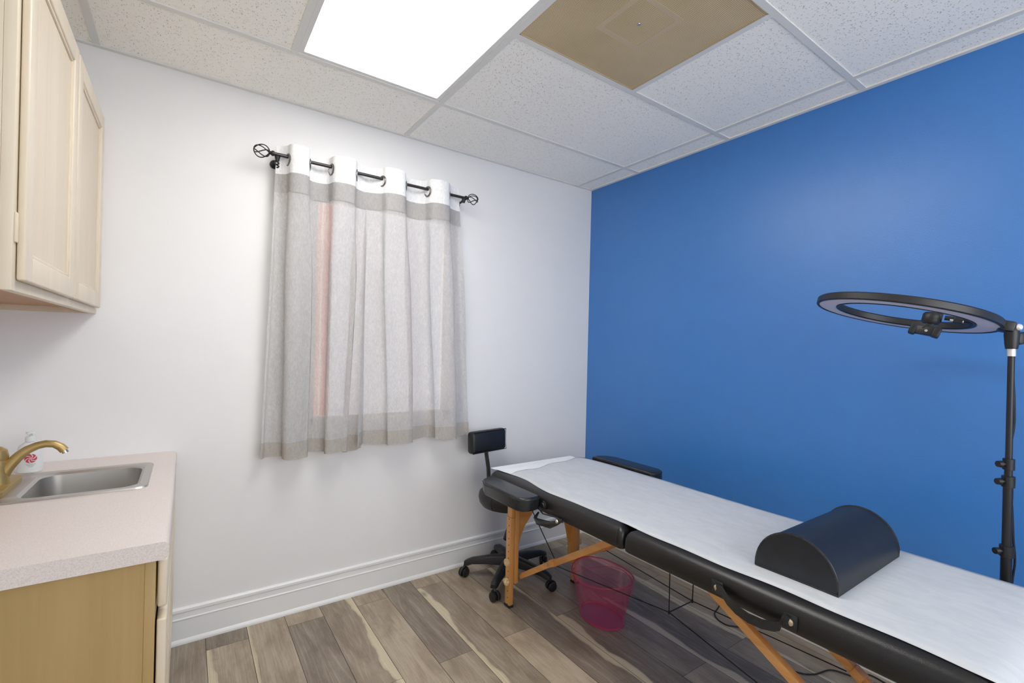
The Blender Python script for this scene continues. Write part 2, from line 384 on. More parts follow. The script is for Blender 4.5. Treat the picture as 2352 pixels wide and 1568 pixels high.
# ================================================================== ROOM SHELL
WX0, WX1, WZ0, WZ1 = -1.81, -1.03, .86, 2.02
bm = newbm()
box(bm, RX0 - .12, WX0, 0, .14, 0, H); box(bm, WX1, .12, 0, .14, 0, H)
box(bm, WX0, WX1, 0, .14, 0, WZ0); box(bm, WX0, WX1, 0, .14, WZ1, H)
struct('wall_back', bm, M['wall'])
bm = newbm(); box(bm, 0, .12, RY0, 0, 0, H); struct('wall_right', bm, M['blue'])
bm = newbm(); box(bm, RX0 - .12, RX0, RY0, 0, 0, H); struct('wall_left', bm, M['wall'])
bm = newbm(); a_, b_, c_, d_ = FILL_WIN  # the opening in this wall is added to let fill light in
box(bm, RX0 - .12, a_, RY0 - .12, RY0, 0, H); box(bm, b_, .12, RY0 - .12, RY0, 0, H); box(bm, a_, b_, RY0 - .12, RY0, 0, c_); box(bm, a_, b_, RY0 - .12, RY0, d_, H)
struct('wall_front', bm, M['wall'])
bm = newbm()
for q in ((a_, a_ + .05, c_, d_), (b_ - .05, b_, c_, d_), (a_, b_, c_, c_ + .05), (a_, b_, d_ - .05, d_), ((a_ + b_) / 2 - .02, (a_ + b_) / 2 + .02, c_, d_)): box(bm, q[0], q[1], RY0 - .10, RY0 - .04, q[2], q[3], .003)
struct('fill_window', bm, M['trim'])  # unseen frame, added around the opening of the fill light

# floor planks
bm = newbm(); uvl = bm.loops.layers.uv.new('UVMap'); cl = bm.loops.layers.float_color.new('plank')
PX0, PW = -2.1868, .1513
tones = {0: (.30, .62), 1: (.55, .55), 2: (.62, .30), 3: (.42, .45), 4: (.52, .62), 5: (.28, .55), 6: (.55, .42), 7: (.50, .80), 8: (.55, .30), 9: (.52, .30), 10: (.50, .38), 11: (.2, .16), 12: (.5, .30), 13: (.5, .55), 14: (.6, .6)}
streaks = {1: .36, 3: .86, 6: .14, 9: .2, 8: .80, 12: .8, 13: .3}
for k in range(-6, 16):
    x0 = PX0 + k * PW; x1 = x0 + PW - .0018
    if x0 > 0: break
    ys = [.0]; y = -.12 if k % 2 == 0 else -.72
    while y > RY0: ys.append(y); y -= 1.2
    ys.append(RY0)
    for i, (a, b) in enumerate(zip(ys, ys[1:])):
        rnd = random.Random(k * 31 + i)
        t2 = tones.get(k, (.4, .5)); even = k % 2 == 0
        tn = t2[0] if i == 0 else (t2[1] if i == 1 else rnd.uniform(.2, .8))
        if not even and i == 0: tn = t2[0]
        st = .5
        if k in streaks and ((i == 0 and not even and k != 9) or i == 1): st = streaks[k]
        elif k not in streaks and i != 0 and rnd.random() < .2: st = rnd.choice((.2, .8))
        xa, xb = max(x0, RX0), min(x1, 0)
        if xb <= xa: continue
        vs = [bm.verts.new(p) for p in ((xa, b + .0014, 0), (xb, b + .0014, 0), (xb, a, 0), (xa, a, 0))]
        f = bm.faces.new(vs); sd = rnd.random()
        for lp, (uu, vv) in zip(f.loops, (((xa - x0) / PW, b), ((xb - x0) / PW, b), ((xb - x0) / PW, a), ((xa - x0) / PW, a))):
            lp[uvl].uv = (uu, vv); lp[cl] = (tn, st, sd, 1)
fl = obj('floor', bm, M['floor'], smooth=False); fl['kind'] = 'structure'
bm = newbm(); box(bm, RX0 - .12, .12, RY0 - .12, .14, -.06, -.0012); obj('floor_substrate', bm, M['dark_gap'], fl, False)

# baseboards: extruded profile (out from wall, height)
prof = [(0, 0), (.019, 0), (.019, .006), (.017, .013), (.013, .018), (.011, .02), (.011, .098), (.013, .101), (.013, .104), (.009, .107), (.0085, .128), (.0115, .132), (.0115, .143), (.006, .149), (0, .15)]
def baseboard(name, p, q, inward):
    b = newbm(); p, q, inn = Vector(p), Vector(q), Vector(inward)
    A = [b.verts.new(p + inn * u + Vector((0, 0, v))) for u, v in prof]; B = [b.verts.new(q + inn * u + Vector((0, 0, v))) for u, v in prof]
    n = len(prof); b.faces.new(A); b.faces.new(B[::-1])
    for k in range(n): b.faces.new((A[k], B[k], B[(k + 1) % n], A[(k + 1) % n]))
    o = obj(name, b, M['trim'], None, True, 30); o['kind'] = 'structure'; return o
baseboard('baseboard_back', (-2.32, 0, 0), (0, 0, 0), (0, -1, 0))
baseboard('baseboard_right', (0, -.0, 0), (0, RY0, 0), (-1, 0, 0))
baseboard('baseboard_left', (RX0, -1.12, 0), (RX0, RY0, 0), (1, 0, 0))
baseboard('baseboard_front', (RX0, RY0, 0), (0, RY0, 0), (0, 1, 0))

# ceiling tiles
bm = newbm()
def tile(x0, x1, y0, y1):
    g = .002
    box(bm, x0 + g, x1 - g, y0 + g, y1 - g, H + .004, H + .02)
xs = sorted(GX[:5] + [0, RX0]); A_, B_, C_, D_, E_ = GX[2], GX[1], GX[0], GX[3], GX[4]
yb = [0] + GY[:5] + [RY0]
# columns as the photograph shows them
tile(C_, 0, GY[0], 0); tile(A_, C_, GY[0], 0); tile(E_, A_, GY[0], 0); tile(RX0, E_, GY[0], 0)
tile(A_, C_, GY[1], GY[0]); tile(E_, D_, GY[1], GY[0])
tile(B_, C_, GY[2], GY[1]); tile(E_, D_, GY[2], GY[1])
for a, b in ((GY[1], GY[0]), (GY[2], GY[1]), (GY[3], GY[2]), (GY[4], GY[3]), (RY0, GY[4])):
    tile(C_, 0, a, b); tile(RX0, E_, a, b)
for a, b in ((GY[3], GY[2]), (GY[4], GY[3])):
    tile(A_, C_, a, b); tile(E_, D_, a, b)
tile(D_, A_, GY[3], GY[2]); tile(D_, A_, GY[4], GY[3])
tile(A_, C_, RY0, GY[4]); tile(D_, A_, RY0, GY[4]); tile(E_, D_, RY0, GY[4])
box(bm, RX0 - .12, .12, RY0 - .12, .14, H + .09, H + .14)
ce = struct('ceiling', bm, M['tile'])
bm = newbm(); w = .012
def tb(x0, x1, y0, y1): box(bm, x0, x1, y0, y1, H - (.0006 if x1 - x0 < .1 else .0010), H + .0065)
for x in (C_,): tb(x - w, x + w, RY0, 0)
tb(A_ - w, A_ + w, RY0, 0); tb(E_ - w, E_ + w, RY0, 0); tb(D_ - w, D_ + w, RY0, GY[0]); tb(B_ - w, B_ + w, GY[2], GY[1])
for i, y in enumerate(GY[:5]):
    segs = {0: [(RX0, 0)], 1: [(RX0, D_), (A_, 0)], 2: [(RX0, 0)], 3: [(RX0, 0)], 4: [(RX0, 0)]}[i]
    for a, b in segs: tb(a, b, y - w, y + w)
box(bm, RX0, 0, -.02, 0, H - .0026, H + .006); box(bm, RX0, RX0 + .02, RY0, 0, H - .0022, H + .006)
box(bm, -.02, 0, RY0, 0, H - .0018, H + .006); box(bm, RX0, 0, RY0, RY0 + .02, H - .002, H + .006)
obj('ceiling_grid', bm, plain('grid_enamel', srgb(224, 223, 218), .55, var=.01), ce, False)

# window
bm = newbm(); box(bm, WX0, WX1, .012, .02, WZ0, WZ1)
bm.free()
wn = bpy.data.objects.new('window_1', None); C.objects.link(wn); wn.location = ((WX0 + WX1) / 2, .07, WZ0); wn['kind'] = 'structure'
bm = newbm(); f = .045
box(bm, WX0, WX0 + f, .05, .11, WZ0, WZ1, .003); box(bm, WX1 - f, WX1, .05, .11, WZ0, WZ1, .003)
box(bm, WX0, WX1, .05, .11, WZ0, WZ0 + f, .003); box(bm, WX0, WX1, .05, .11, WZ1 - f, WZ1, .003)
obj('window_frame', bm, M['trim'], wn, False)
bm = newbm(); box(bm, WX0 + f, WX1 - f, .078, .082, WZ0 + f, WZ1 - f); obj('window_pane', bm, M['glass'], wn, False)
bm = newbm(); box(bm, WX0 - .0, WX1 + .0, .0, .055, WZ0, WZ0 + .012, .002); obj('window_sill', bm, M['trim'], wn, False)
# the brick return of the building outside, seen pink through the cloth
bm = newbm(); box(bm, -2.6, -1.50, .9, 1.0, -.2, 3.2)
struct('wall_outside', bm, M['brick'])
bm = newbm(); box(bm, -9, 8, 6.0, 6.3, -.2, 6); struct('sky_block_wall', bm, plain('sky_block_grey', (.22, .22, .23, 1), .8))  # unseen wall, added to block the sky behind the upper curtain
bm = newbm(); box(bm, -9, 8, .14, 6.0, -.25, -.2); struct('ground_outside', bm, plain('pale_concrete', (.75, .76, .80, 1), .9))

# ================================================================== CEILING FIXTURES
def troffer(x0, x1, y0, y1, label):
    t = thing('ceiling_light', label, 'ceiling light', ((x0 + x1) / 2, (y0 + y1) / 2, H), 'troffers set in the ceiling grid')
    b = newbm(); r = .019
    for q in ((x0, x0 + r, y0, y1), (x1 - r, x1, y0, y1), (x0 + r, x1 - r, y0, y0 + r), (x0 + r, x1 - r, y1 - r, y1)): box(b, *q, H + .001, H + .012, .001, 1)
    obj('frame', b, M['metal_white'], t, False)
    b = newbm(); prism(b, rrect(x0 + r - .001, x1 - r + .001, y0 + r - .001, y1 - r + .001, .006, 3), 'z', H + .004, H + .01)
    obj('diffuser', b, M['lamp'], t, False)
    return t
troffer(D_ + w, A_ - w, GY[2] + w, GY[0] - w, 'large lit rectangular ceiling panel above the curtained window, beside the tan vent')
# the fixture at the other end of the room, behind the viewer
b_l = troffer(D_ + w, A_ - w, GY[4] + w, GY[4] + .02 + w, 'x') if False else None
t = thing('ceiling_vent', 'square tan perforated air return vent set in the ceiling beside the light', 'ceiling vent', ((A_ + B_) / 2, (GY[1] + GY[2]) / 2, H))
x0, x1, y0, y1 = A_ + w, B_ - w, GY[2] + w, GY[1] - w
bm = newbm(); box(bm, x0 + .003, x1 - .003, y0 + .003, y1 - .003, H + .002, H + .006); obj('perforated_panel', bm, M['vent'], t, False)
bm = newbm()
for q in ((x0, x0 + .004, y0, y1), (x1 - .004, x1, y0, y1), (x0, x1, y0, y0 + .004), (x0, x1, y1 - .004, y1)): box(bm, *q, H - .001, H + .007)
obj('frame', bm, M['vent_edge'], t, False)
cx_, cy_ = (x0 + x1) / 2, (y0 + y1) / 2
bm = newbm()
for q in ((-.105, -.085, -.105, .105), (.085, .105, -.105, .105), (-.085, .085, -.105, -.085), (-.085, .085, .085, .105)):
    box(bm, cx_ + q[0], cx_ + q[1], cy_ + q[2], cy_ + q[3], H + .0012, H + .003)
obj('center_ridge', bm, plain('pale_tan', srgb(196, 178, 146), .6), t, False)
bm = newbm(); lathe(bm, [(0, -.003), (.005, -.002), (.006, 0), (.006, .003)], 12, Matrix.Translation((cx_, cy_, H + .001))); obj('screw', bm, M['chrome'], t)

# ================================================================== CABINETS
# wall cabinet
UX, UB, UT, UY0, UY1 = -2.560, 1.363, 2.128, -1.09, -.002
t = thing('upper_cabinet', 'pale wood wall cabinet with two doors hung high beside the window wall', 'wall cabinet', (RX0, (UY0 + UY1) / 2, UB))
bm = newbm()
box(bm, RX0, UX - .019, UY0, UY0 + .016, UB, UT, .001); box(bm, RX0, UX - .019, UY1 - .016, UY1, UB, UT, .001)
box(bm, RX0, UX - .019, UY0, UY1, UT - .016, UT)
obj('cabinet_side', bm, M['maple'], t, False)
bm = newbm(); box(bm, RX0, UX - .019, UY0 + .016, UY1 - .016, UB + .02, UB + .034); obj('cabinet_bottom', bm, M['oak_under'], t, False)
bm = newbm(); fw = .042; fx = (UX - .019, UX)
box(bm, *fx, UY0, UY0 + fw, UB, UT, .0015); box(bm, *fx, UY1 - fw, UY1, UB, UT, .0015)
box(bm, *fx, UY0 + fw, UY1 - fw, UB, UB + fw, .0015); box(bm, *fx, UY0 + fw, UY1 - fw, UT - fw, UT, .0015)
ym = (UY0 + UY1) / 2; box(bm, *fx, ym - .025, ym + .025, UB + fw, UT - fw, .0015)
obj('face_frame', bm, M['maple'], t)
def panel_door(par, x, y0, y1, z0, z1, rail=.055, th=.019, name='door', mat='maple', pmat='maple_panel'):
    """cabinet door facing +x, back at x: four rails with a bead, recessed flat panel"""
    b = newbm()
    box(b, x, x + th, y0, y0 + rail, z0, z1, .004, 3); box(b, x, x + th, y1 - rail, y1, z0, z1, .004, 3)
    box(b, x, x + th, y0 + rail - .004, y1 - rail + .004, z0, z0 + rail, .004, 3); box(b, x, x + th, y0 + rail - .004, y1 - rail + .004, z1 - rail, z1, .004, 3)
    k = .008
    for q in ((y0 + rail, y0 + rail + k, z0 + rail, z1 - rail), (y1 - rail - k, y1 - rail, z0 + rail, z1 - rail), (y0 + rail, y1 - rail, z0 + rail, z0 + rail + k), (y0 + rail, y1 - rail, z1 - rail - k, z1 - rail)):
        box(b, x + .003, x + th - .004, *q, .002, 2)
    d = obj(name, b, M[mat], par)
    b = newbm(); box(b, x + .002, x + th - .009, y0 + rail - .003, y1 - rail + .003, z0 + rail - .003, z1 - rail + .003); p = obj('door_panel', b, M[pmat], d, False)
    return d
for a, b_ in ((UY0 + .022, ym - .010), (ym + .010, UY1 - .03)):
    d = panel_door(t, UX + .001, a, b_, UB + .022, UT - .022, th=.014)
for z in (1.46, 1.98):
    bm = newbm(); box(bm, UX, UX + .004, UY0 + .008, UY0 + .024, z, z + .06, .001); obj('hinge', bm, M['maple'], t)

# counter: postformed edge profile along y, sink cut-out between strips
CT, CB, CX1, CY0 = .81, .769, -2.300, -1.092
SX0, SX1, SY0, SY1 = -2.80, -2.366, -.572, -.2
def cprof(x0, x1, r=.013):
    p = [(x0, CB), (x1 - r, CB)]
    for k in range(7):
        a = math.radians(-90 + 90 * k / 6); p.append((x1 - r + r * math.cos(a), CB + r + r * math.sin(a)))
    for k in range(7):
        a = math.radians(90 * k / 6); p.append((x1 - r + r * math.cos(a), CT - r + r * math.sin(a)))
    p.append((x0, CT)); return p
bm = newbm()
prism(bm, cprof(SX1 - .02, CX1), 'y', CY0, -.001)
box(bm, RX0, SX0 + .02, CY0, -.001, CB, CT); box(bm, SX0 + .02, SX1 - .02, CY0, SY0 + .02, CB, CT); box(bm, SX0 + .02, SX1 - .02, SY1 - .02, -.001, CB, CT)
ct = obj('countertop', bm, M['laminate'], None); tag(ct, 'beige speckled laminate countertop with rounded edge around the steel sink', 'countertop')

# base cabinet
BX, BY0 = -2.324, -1.070
t = thing('base_cabinet', 'light wood base cabinet under the beige countertop', 'cabinet', (-2.6, -.55, 0))
bm = newbm(); box(bm, RX0, BX - .02, BY0, BY0 + .014, 0, CB, .001); obj('end_panel', bm, M['oak_end'], t, False)
bm = newbm(); box(bm, RX0, BX - .02, -.018, -.002, 0, CB); obj('end_panel', bm, M['oak_end'], t, False)
bm = newbm(); box(bm, RX0, BX - .09, BY0 + .014, -.018, .0, .1); obj('toe_kick', bm, M['cab_dark'], t, False)
bm = newbm(); box(bm, RX0, BX - .02, BY0 + .014, -.018, .1, .116); obj('cabinet_bottom', bm, M['maple_panel'], t, False)
bm = newbm(); fx = (BX - .02, BX)
box(bm, *fx, BY0 - .001, BY0 + .04, .0, CB, .0015); box(bm, *fx, -.06, -.002, .1, CB, .0015)
box(bm, *fx, BY0 + .04, -.06, .1, .14, .0015); box(bm, *fx, BY0 + .04, -.06, CB - .035, CB, .0015); box(bm, *fx, BY0 + .04, -.06, .60, .635, .0015)
box(bm, *fx, -.56, -.51, .14, CB - .035, .0015)
obj('face_frame', bm, M['oak_end'], t)
for a, b_ in ((BY0 + .012, -.545), (-.525, -.03)):
    b = newbm(); box(b, BX + .003, BX + .022, a, b_, .645, CB - .010, .006, 3); obj('drawer_front', b, M['maple'], t)
    panel_door(t, BX + .003, a, b_, .115, .618)

# sink (hollow bowl + rim)
t = thing('sink', 'stainless steel drop-in bar sink in the beige countertop', 'sink', ((SX0 + SX1) / 2, (SY0 + SY1) / 2, CT))
bx0, bx1, by0, by1 = -2.662, -2.390, -.540, -.226
bm = newbm()
def ring(pts, z): return [bm.verts.new((x, y, z)) for x, y in pts]
seq = [(rrect(SX0, SX1, SY0, SY1, .03), CT + .0005), (rrect(SX0 + .003, SX1 - .003, SY0 + .003, SY1 - .003, .03), CT + .005), (rrect(SX0 + .008, SX1 - .008, SY0 + .008, SY1 - .008, .028), CT + .004),
       (rrect(bx0 - .002, bx1 + .002, by0 - .002, by1 + .002, .05), CT + .0035), (rrect(bx0 + .006, bx1 - .006, by0 + .006, by1 - .006, .048), CT - .004), (rrect(bx0 + .012, bx1 - .012, by0 + .012, by1 - .012, .046), CT - .12),
       (rrect(bx0 + .04, bx1 - .04, by0 + .04, by1 - .04, .04), CT - .15), (rrect(bx0 + .12, bx1 - .12, by0 + .14, by1 - .14, .01), CT - .155)]
rs = [ring(p, z) for p, z in seq]
for a, b in zip(rs, rs[1:]):
    n = len(a)
    for k in range(n): bm.faces.new((a[k], a[(k + 1) % n], b[(k + 1) % n], b[k]))
bm.faces.new(rs[-1])
obj('basin', bm, M['steel'], t)
bm = newbm(); lathe(bm, [(0, .004), (.018, .004), (.034, .003), (.038, 0), (.038, -.004)], 24, Matrix.Translation(((bx0 + bx1) / 2, (by0 + by1) / 2, CT - .153))); obj('drain', bm, M['chrome'], t)

# faucet
fx_, fy_ = -2.722, -.40
t = thing('faucet', 'brushed brass single-handle faucet arching over the steel sink', 'faucet', (fx_, fy_, CT + .004))
bm = newbm(); prism(bm, rrect(fx_ - .032, fx_ + .032, fy_ - .125, fy_ + .125, .03, 6), 'z', CT + .003, CT + .022, .004, 3); obj('escutcheon', bm, M['brass'], t)
bm = newbm(); lathe(bm, [(0, .0), (.030, 0), (.028, .02), (.0245, .05), (.026, .064), (.024, .07), (0, .07)], 28, Matrix.Translation((fx_ - .003, fy_, CT + .022))); obj('body', bm, M['brass'], t)
path = [(-2.716, .846), (-2.706, .872), (-2.693, .893), (-2.678, .912), (-2.662, .927), (-2.641, .938), (-2.622, .942), (-2.603, .939), (-2.589, .929), (-2.580, .917)]
bm = newbm(); tube(bm, [(x, fy_, z) for x, z in path], [.016, .0155, .0145, .0135, .0125, .0115, .011, .011, .0115, .012], 14); obj('spout', bm, M['brass'], t)
bm = newbm(); tube(bm, [(-2.580, fy_, .917), (-2.577, fy_, .910)], .0085, 14); obj('aerator', bm, M['chrome'], t)
bm = newbm(); lathe(bm, [(.024, 0), (.026, .01), (.022, .03), (.010, .04), (0, .041)], 24, Matrix.Translation((fx_ - .003, fy_, CT + .092)))
tube(bm, [(fx_ - .005, fy_, CT + .12), (fx_ - .05, fy_, CT + .14), (fx_ - .09, fy_, CT + .15)], [.008, .007, .006], 10); obj('handle', bm, M['brass'], t)

# soap bottle with peppermint swirl
sx0, sy0 = -2.700, -.155
t = thing('soap_bottle', 'white plastic soap bottle with a red peppermint swirl behind the faucet', 'soap bottle', (sx0, sy0, CT))
bm = newbm(); lathe(bm, [(0, 0), (.027, 0), (.030, .004), (.030, .078), (.027, .090), (.016, .100), (.012, .104), (0, .104)], 40, Matrix.Translation((sx0, sy0, CT + .0005)), 1.05, .8); obj('bottle_body', bm, M['paper_white'], t)
bm = newbm(); lathe(bm, [(.0125, .0), (.0135, .001), (.0135, .016), (.009, .018), (.004, .019), (.004, .026), (.012, .028), (.012, .034), (0, .035)], 24, Matrix.Translation((sx0, sy0, CT + .104)))
box(bm, sx0 - .004, sx0 + .004, sy0 - .034, sy0, CT + .131, CT + .138, .002); obj('pump_cap', bm, M['paper_white'], t)
def on_bottle(u, v):            # wrap label (metres across, up) on the front of the bottle
    a = math.radians(-80) + u / .0315
    return Vector((sx0 + .0318 * 1.02 * math.cos(a), sy0 + .0318 * .8 * math.sin(a), CT + v))
bm = newbm(); R1 = .0155
for k in range(6):
    a0 = k * math.pi / 3; prev = None
    for i in range(9):
        r = .0015 + (R1 - .0015) * i / 8; tw = a0 + 1.1 * (i / 8); wd = .30 + .22 * i / 8
        l = [bm.verts.new(on_bottle(r * math.cos(tw + s * wd / 1), .050 + r * math.sin(tw + s * wd / 1))) for s in (-.8, 0, .8)]
        if prev:
            for j in (0, 1): bm.faces.new((prev[j], prev[j + 1], l[j + 1], l[j]))
        prev = l
obj('swirl_mark', bm, M['red'], t, False, fixn=False)
bm = newbm()
for vz, hw in ((.030, .012), (.026, .009), (.022, .006)):
    q = [on_bottle(u, vz + dz) for u, dz in ((-hw, 0), (hw, 0), (hw, .0012), (-hw, .0012))]
    m_ = 6
    top = [bm.verts.new(on_bottle(-hw + 2 * hw * i / m_, vz + .0012)) for i in range(m_ + 1)]; bot = [bm.verts.new(on_bottle(-hw + 2 * hw * i / m_, vz)) for i in range(m_ + 1)]
    for i in range(m_): bm.faces.new((bot[i], bot[i + 1], top[i + 1], top[i]))
obj('label_print', bm, M['grey_ink'], t, False, fixn=False)

# ================================================================== CURTAINS
RODY, RODZ = -.092, 2.100
t = thing('curtain_rod', 'dark metal curtain rod with wire cage finials above the window', 'curtain rod', (-1.5, RODY, RODZ))
bm = newbm(); tube(bm, [(-1.985, RODY, RODZ), (-1.03, RODY, RODZ - .002)], .0075, 14); obj('pole', bm, M['rod'], t)
def finial(x, s):
    b = newbm(); r = .030
    for k in range(5):
        a0 = 2 * math.pi * k / 5; pts = []
        for i in range(13):
            th = math.pi * i / 12; a = a0 + s * 1.9 * (i / 12)
            rr = r * .88 * math.sin(th) + .002
            pts.append((x + s * (.014 + r - r * math.cos(th)), RODY + rr * math.cos(a), RODZ + rr * math.sin(a)))
        tube(b, pts, .0024, 6)
    tube(b, [(x - s * .004, RODY, RODZ), (x + s * .004, RODY, RODZ), (x + s * .008, RODY, RODZ), (x + s * .016, RODY, RODZ)], [.011, .012, .008, .007], 12)
    obj('finial', b, M['iron'], t)
finial(-1.985, -1); finial(-1.033, 1)
for x in (-1.968, -1.045):
    b = newbm(); tube(b, [(x, RODY, RODZ - .012), (x, RODY + .03, RODZ - .02), (x, -.012, RODZ - .02)], .006, 8)
    tube(b, [(x, -.012, RODZ - .02), (x, -.001, RODZ - .02)], .019, 16); tube(b, [(x, RODY, RODZ - .009), (x, RODY, RODZ - .030)], [.012, .007], 10)
    if x < -1.5:
        pts = [(x + .007 * math.cos(i * 1.1), RODY + .004 + .007 * math.sin(i * 1.1), RODZ - .024 - i * .0024) for i in range(14)]; tube(b, pts, .0034, 6)
    obj('bracket', b, M['iron'], t)

def smooth01(t): t = max(0, min(1, t)); return t * t * (3 - 2 * t)
def make_curtain(label, knots, phase, xb0, xb1, ztop, zbot, yfront, folds, seed):
    """knots: rod crossings (x of each grommet) with the free edges at both ends; phase: +1 the first span lies behind the rod"""
    t = thing('curtain', label, 'curtain', ((knots[0] + knots[-1]) / 2, RODY, ztop), 'curtains on the dark rod')
    rnd = random.Random(seed); n = len(knots) - 1; NS = n * 12; NZ = 90
    ph = [rnd.uniform(0, 6.28) for _ in range(6)]
    def surf(s, z, off=0, foldout=0):
        k = s * n; i = min(int(k), n - 1); f = k - i
        xt = knots[i] + (knots[i + 1] - knots[i]) * f
        sgn = phase * (1 if i % 2 == 0 else -1)
        wv = math.sin(math.pi * f) ** .8 * sgn
        if i == 0: wv = math.cos(math.pi / 2 * f) ** .8 * sgn * .8
        if i == n - 1: wv = math.sin(math.pi / 2 * f) ** .8 * sgn * .8
        xt -= .012 * math.sin(2 * math.pi * f) * (1 if 0 < i < n - 1 else 0)
        q = smooth01((ztop - z) / (ztop - zbot)); fade = smooth01((ztop - .10 - z) / .5)
        yt = RODY - .0 - (-.040) * wv
        xbm = xb0 + (xb1 - xb0) * s
        lin = (ztop - z) / (ztop - zbot)
        kk = k + .05 * math.sin(2.1 * z + ph[0]) + .03 * math.sin(5 * z + ph[1]) - .22 * lin * math.sin(ph[5])
        wb = math.sin(math.pi * kk) * phase
        ybm = yfront + (.032 + .006 * math.sin(ph[3] + 7 * s)) * wb + .009 * math.sin(3.1 * math.pi * kk + ph[4]) + .005 * math.sin(9 * s + 5 * z + ph[2])
        x = xt * (1 - lin) + xbm * lin - .027 * math.sin(2 * math.pi * kk) * fade * min(1, 6 * s, 6 * (1 - s))
        y = yt * (1 - fade) + ybm * fade
        y += .0025 * math.sin(40 * s + 3 * z + ph[4]) * fade
        return Vector((x, y - off, z))
    def sheet(z0, z1, nz, off, name, mat, s0=0, s1=1, edge=None, parent=t):
        b = newbm(); R = []
        for j in range(nz + 1):
            row = []
            for i in range(NS + 1):
                s = s0 + (s1 - s0) * i / NS
                zz0 = z0(s) if callable(z0) else z0; zz1 = z1(s) if callable(z1) else z1
                row.append(b.verts.new(surf(s, zz1 + (zz0 - zz1) * j / nz, off)))
            R.append(row)
        for j in range(nz):
            for i in range(NS): b.faces.new((R[j][i], R[j][i + 1], R[j + 1][i + 1], R[j + 1][i]))
        return obj(name, b, mat, parent, True, 180)
    wob = lambda s: .006 * math.sin(11 * s + ph[0]) + .004 * math.sin(23 * s + ph[1])
    lowz = lambda s: zbot + wob(s)
    # cloth stops where the folded hem begins; the hem is a doubled strip of its own
    hemtop = lambda s: zbot + .070 + .004 * math.sin(14 * s + ph[2])
    sheet(lambda s: hemtop(s) - .004, ztop - .116, NZ, 0, 'cloth', M['sheer'])
    sheet(ztop - .130, lambda s: ztop + .003 * math.sin(9 * s), 8, .0016, 'header_band', M['band'])
    sheet(ztop - .208, ztop - .124, 6, .0028, 'header_facing', M['sheer2'])
    hem = sheet(lowz, hemtop, 8, .003, 'hem', M['hem'])
    for i in range(1, n):
        x = knots[i]; fr = 1 if 0 < i < n else 0
        sgn = phase * (1 if i % 2 == 0 else -1)
        b = newbm(); a = surf(i / n - .002, RODZ); c = surf(i / n + .002, RODZ); d = (c - a).normalized(); nrm = Vector((d.y, -d.x, 0)).normalized()
        pts = []; r = .0245
        for k in range(25):
            an = 2 * math.pi * k / 24; pts.append(Vector((x, RODY, RODZ - .013)) + d * r * math.cos(an) + Vector((0, 0, 1)) * r * math.sin(an))
        tube(b, pts, .0042, 8, False); obj('grommet', b, M['grommet'], t)
    return t
make_curtain('sheer grey curtain nearer the cabinets, with a long drooping hem and white grommet band', [-1.968, -1.925, -1.837, -1.742, -1.626, -1.562], 1, -2.005, -1.565, 2.148, .752, -.072, 2.2, 3)
make_curtain('sheer grey curtain over the stool side of the window, hem slightly higher', [-1.566, -1.501, -1.381, -1.259, -1.135, -1.062], 1, -1.60, -.962, 2.150, .770, -.084, 2.6, 8)

# ================================================================== MASSAGE TABLE
PXL, PXR, PZ0, PZ1 = -1.062, -.415, .590, .667
HY, FY, MY = -.430, -2.285, -1.340
tbl = thing('massage_table', 'portable massage table with black vinyl pads and wooden legs', 'massage table', (-.75, MY, 0))
def pad(y0, y1, name):
    # rounded slab with crowned top edges and rounded plan corners at the outer end
    b = newbm(); rc = .05; outer = y1 if y1 > MY else y0
    def outline(ins):
        xa, xb, ya, yc = PXL + ins, PXR - ins, y0 + ins, y1 - ins
        r_out = max(.012, .055 - ins * .6); r_in = max(.006, .018 - ins * .5); pts = []
        for cx2, cy2, a0, r in ((xb, yc, 0, r_out if y1 > MY else r_in), (xa, yc, 90, r_out if y1 > MY else r_in), (xa, ya, 180, r_out if y0 < MY - .1 else r_in), (xb, ya, 270, r_out if y0 < MY - .1 else r_in)):
            sx2 = -1 if cx2 == xb else 1; sy2 = -1 if cy2 == yc else 1
            for k in range(7):
                an = math.radians(a0 + 15 * k); pts.append((cx2 + sx2 * r + r * math.cos(an), cy2 + sy2 * r + r * math.sin(an)))
        return pts
    lv = [(.006, PZ0 - .001), (.001, PZ0 + .004), (0, PZ0 + .018), (.001, PZ0 + .042), (.006, PZ0 + .056), (.016, PZ0 + .067), (.034, PZ0 + .0745), (.07, PZ0 + .078), (.16, PZ0 + .079)]
    rs = [[b.verts.new((x, y, z)) for x, y in outline(i)] for i, z in lv]
    for a, c in zip(rs, rs[1:]):
        n = len(a)
        for k in range(n): b.faces.new((a[k], a[(k + 1) % n], c[(k + 1) % n], c[k]))
    b.faces.new(rs[-1]); b.faces.new(rs[0][::-1])
    return obj(name, b, M['vinyl'], tbl, True, 60)
ph_ = pad(MY + .002, HY, 'pad'); pf_ = pad(FY, MY - .002, 'pad')
# stitched seams beside the fold
for yy, par in ((MY + .028, ph_), (HY - .05, ph_)):
    b = newbm(); pts = []
    for z_, x_ in ((PZ0 + .002, .004), (PZ0 + .018, -.001), (PZ0 + .042, 0), (PZ0 + .056, .005), (PZ0 + .066, .014)): pts.append((PXL + x_, yy, z_))
    tube(b, pts, .0016, 6); 
    if yy < -1: obj('seam', b, M['rubber'], par)
    else: b.free()
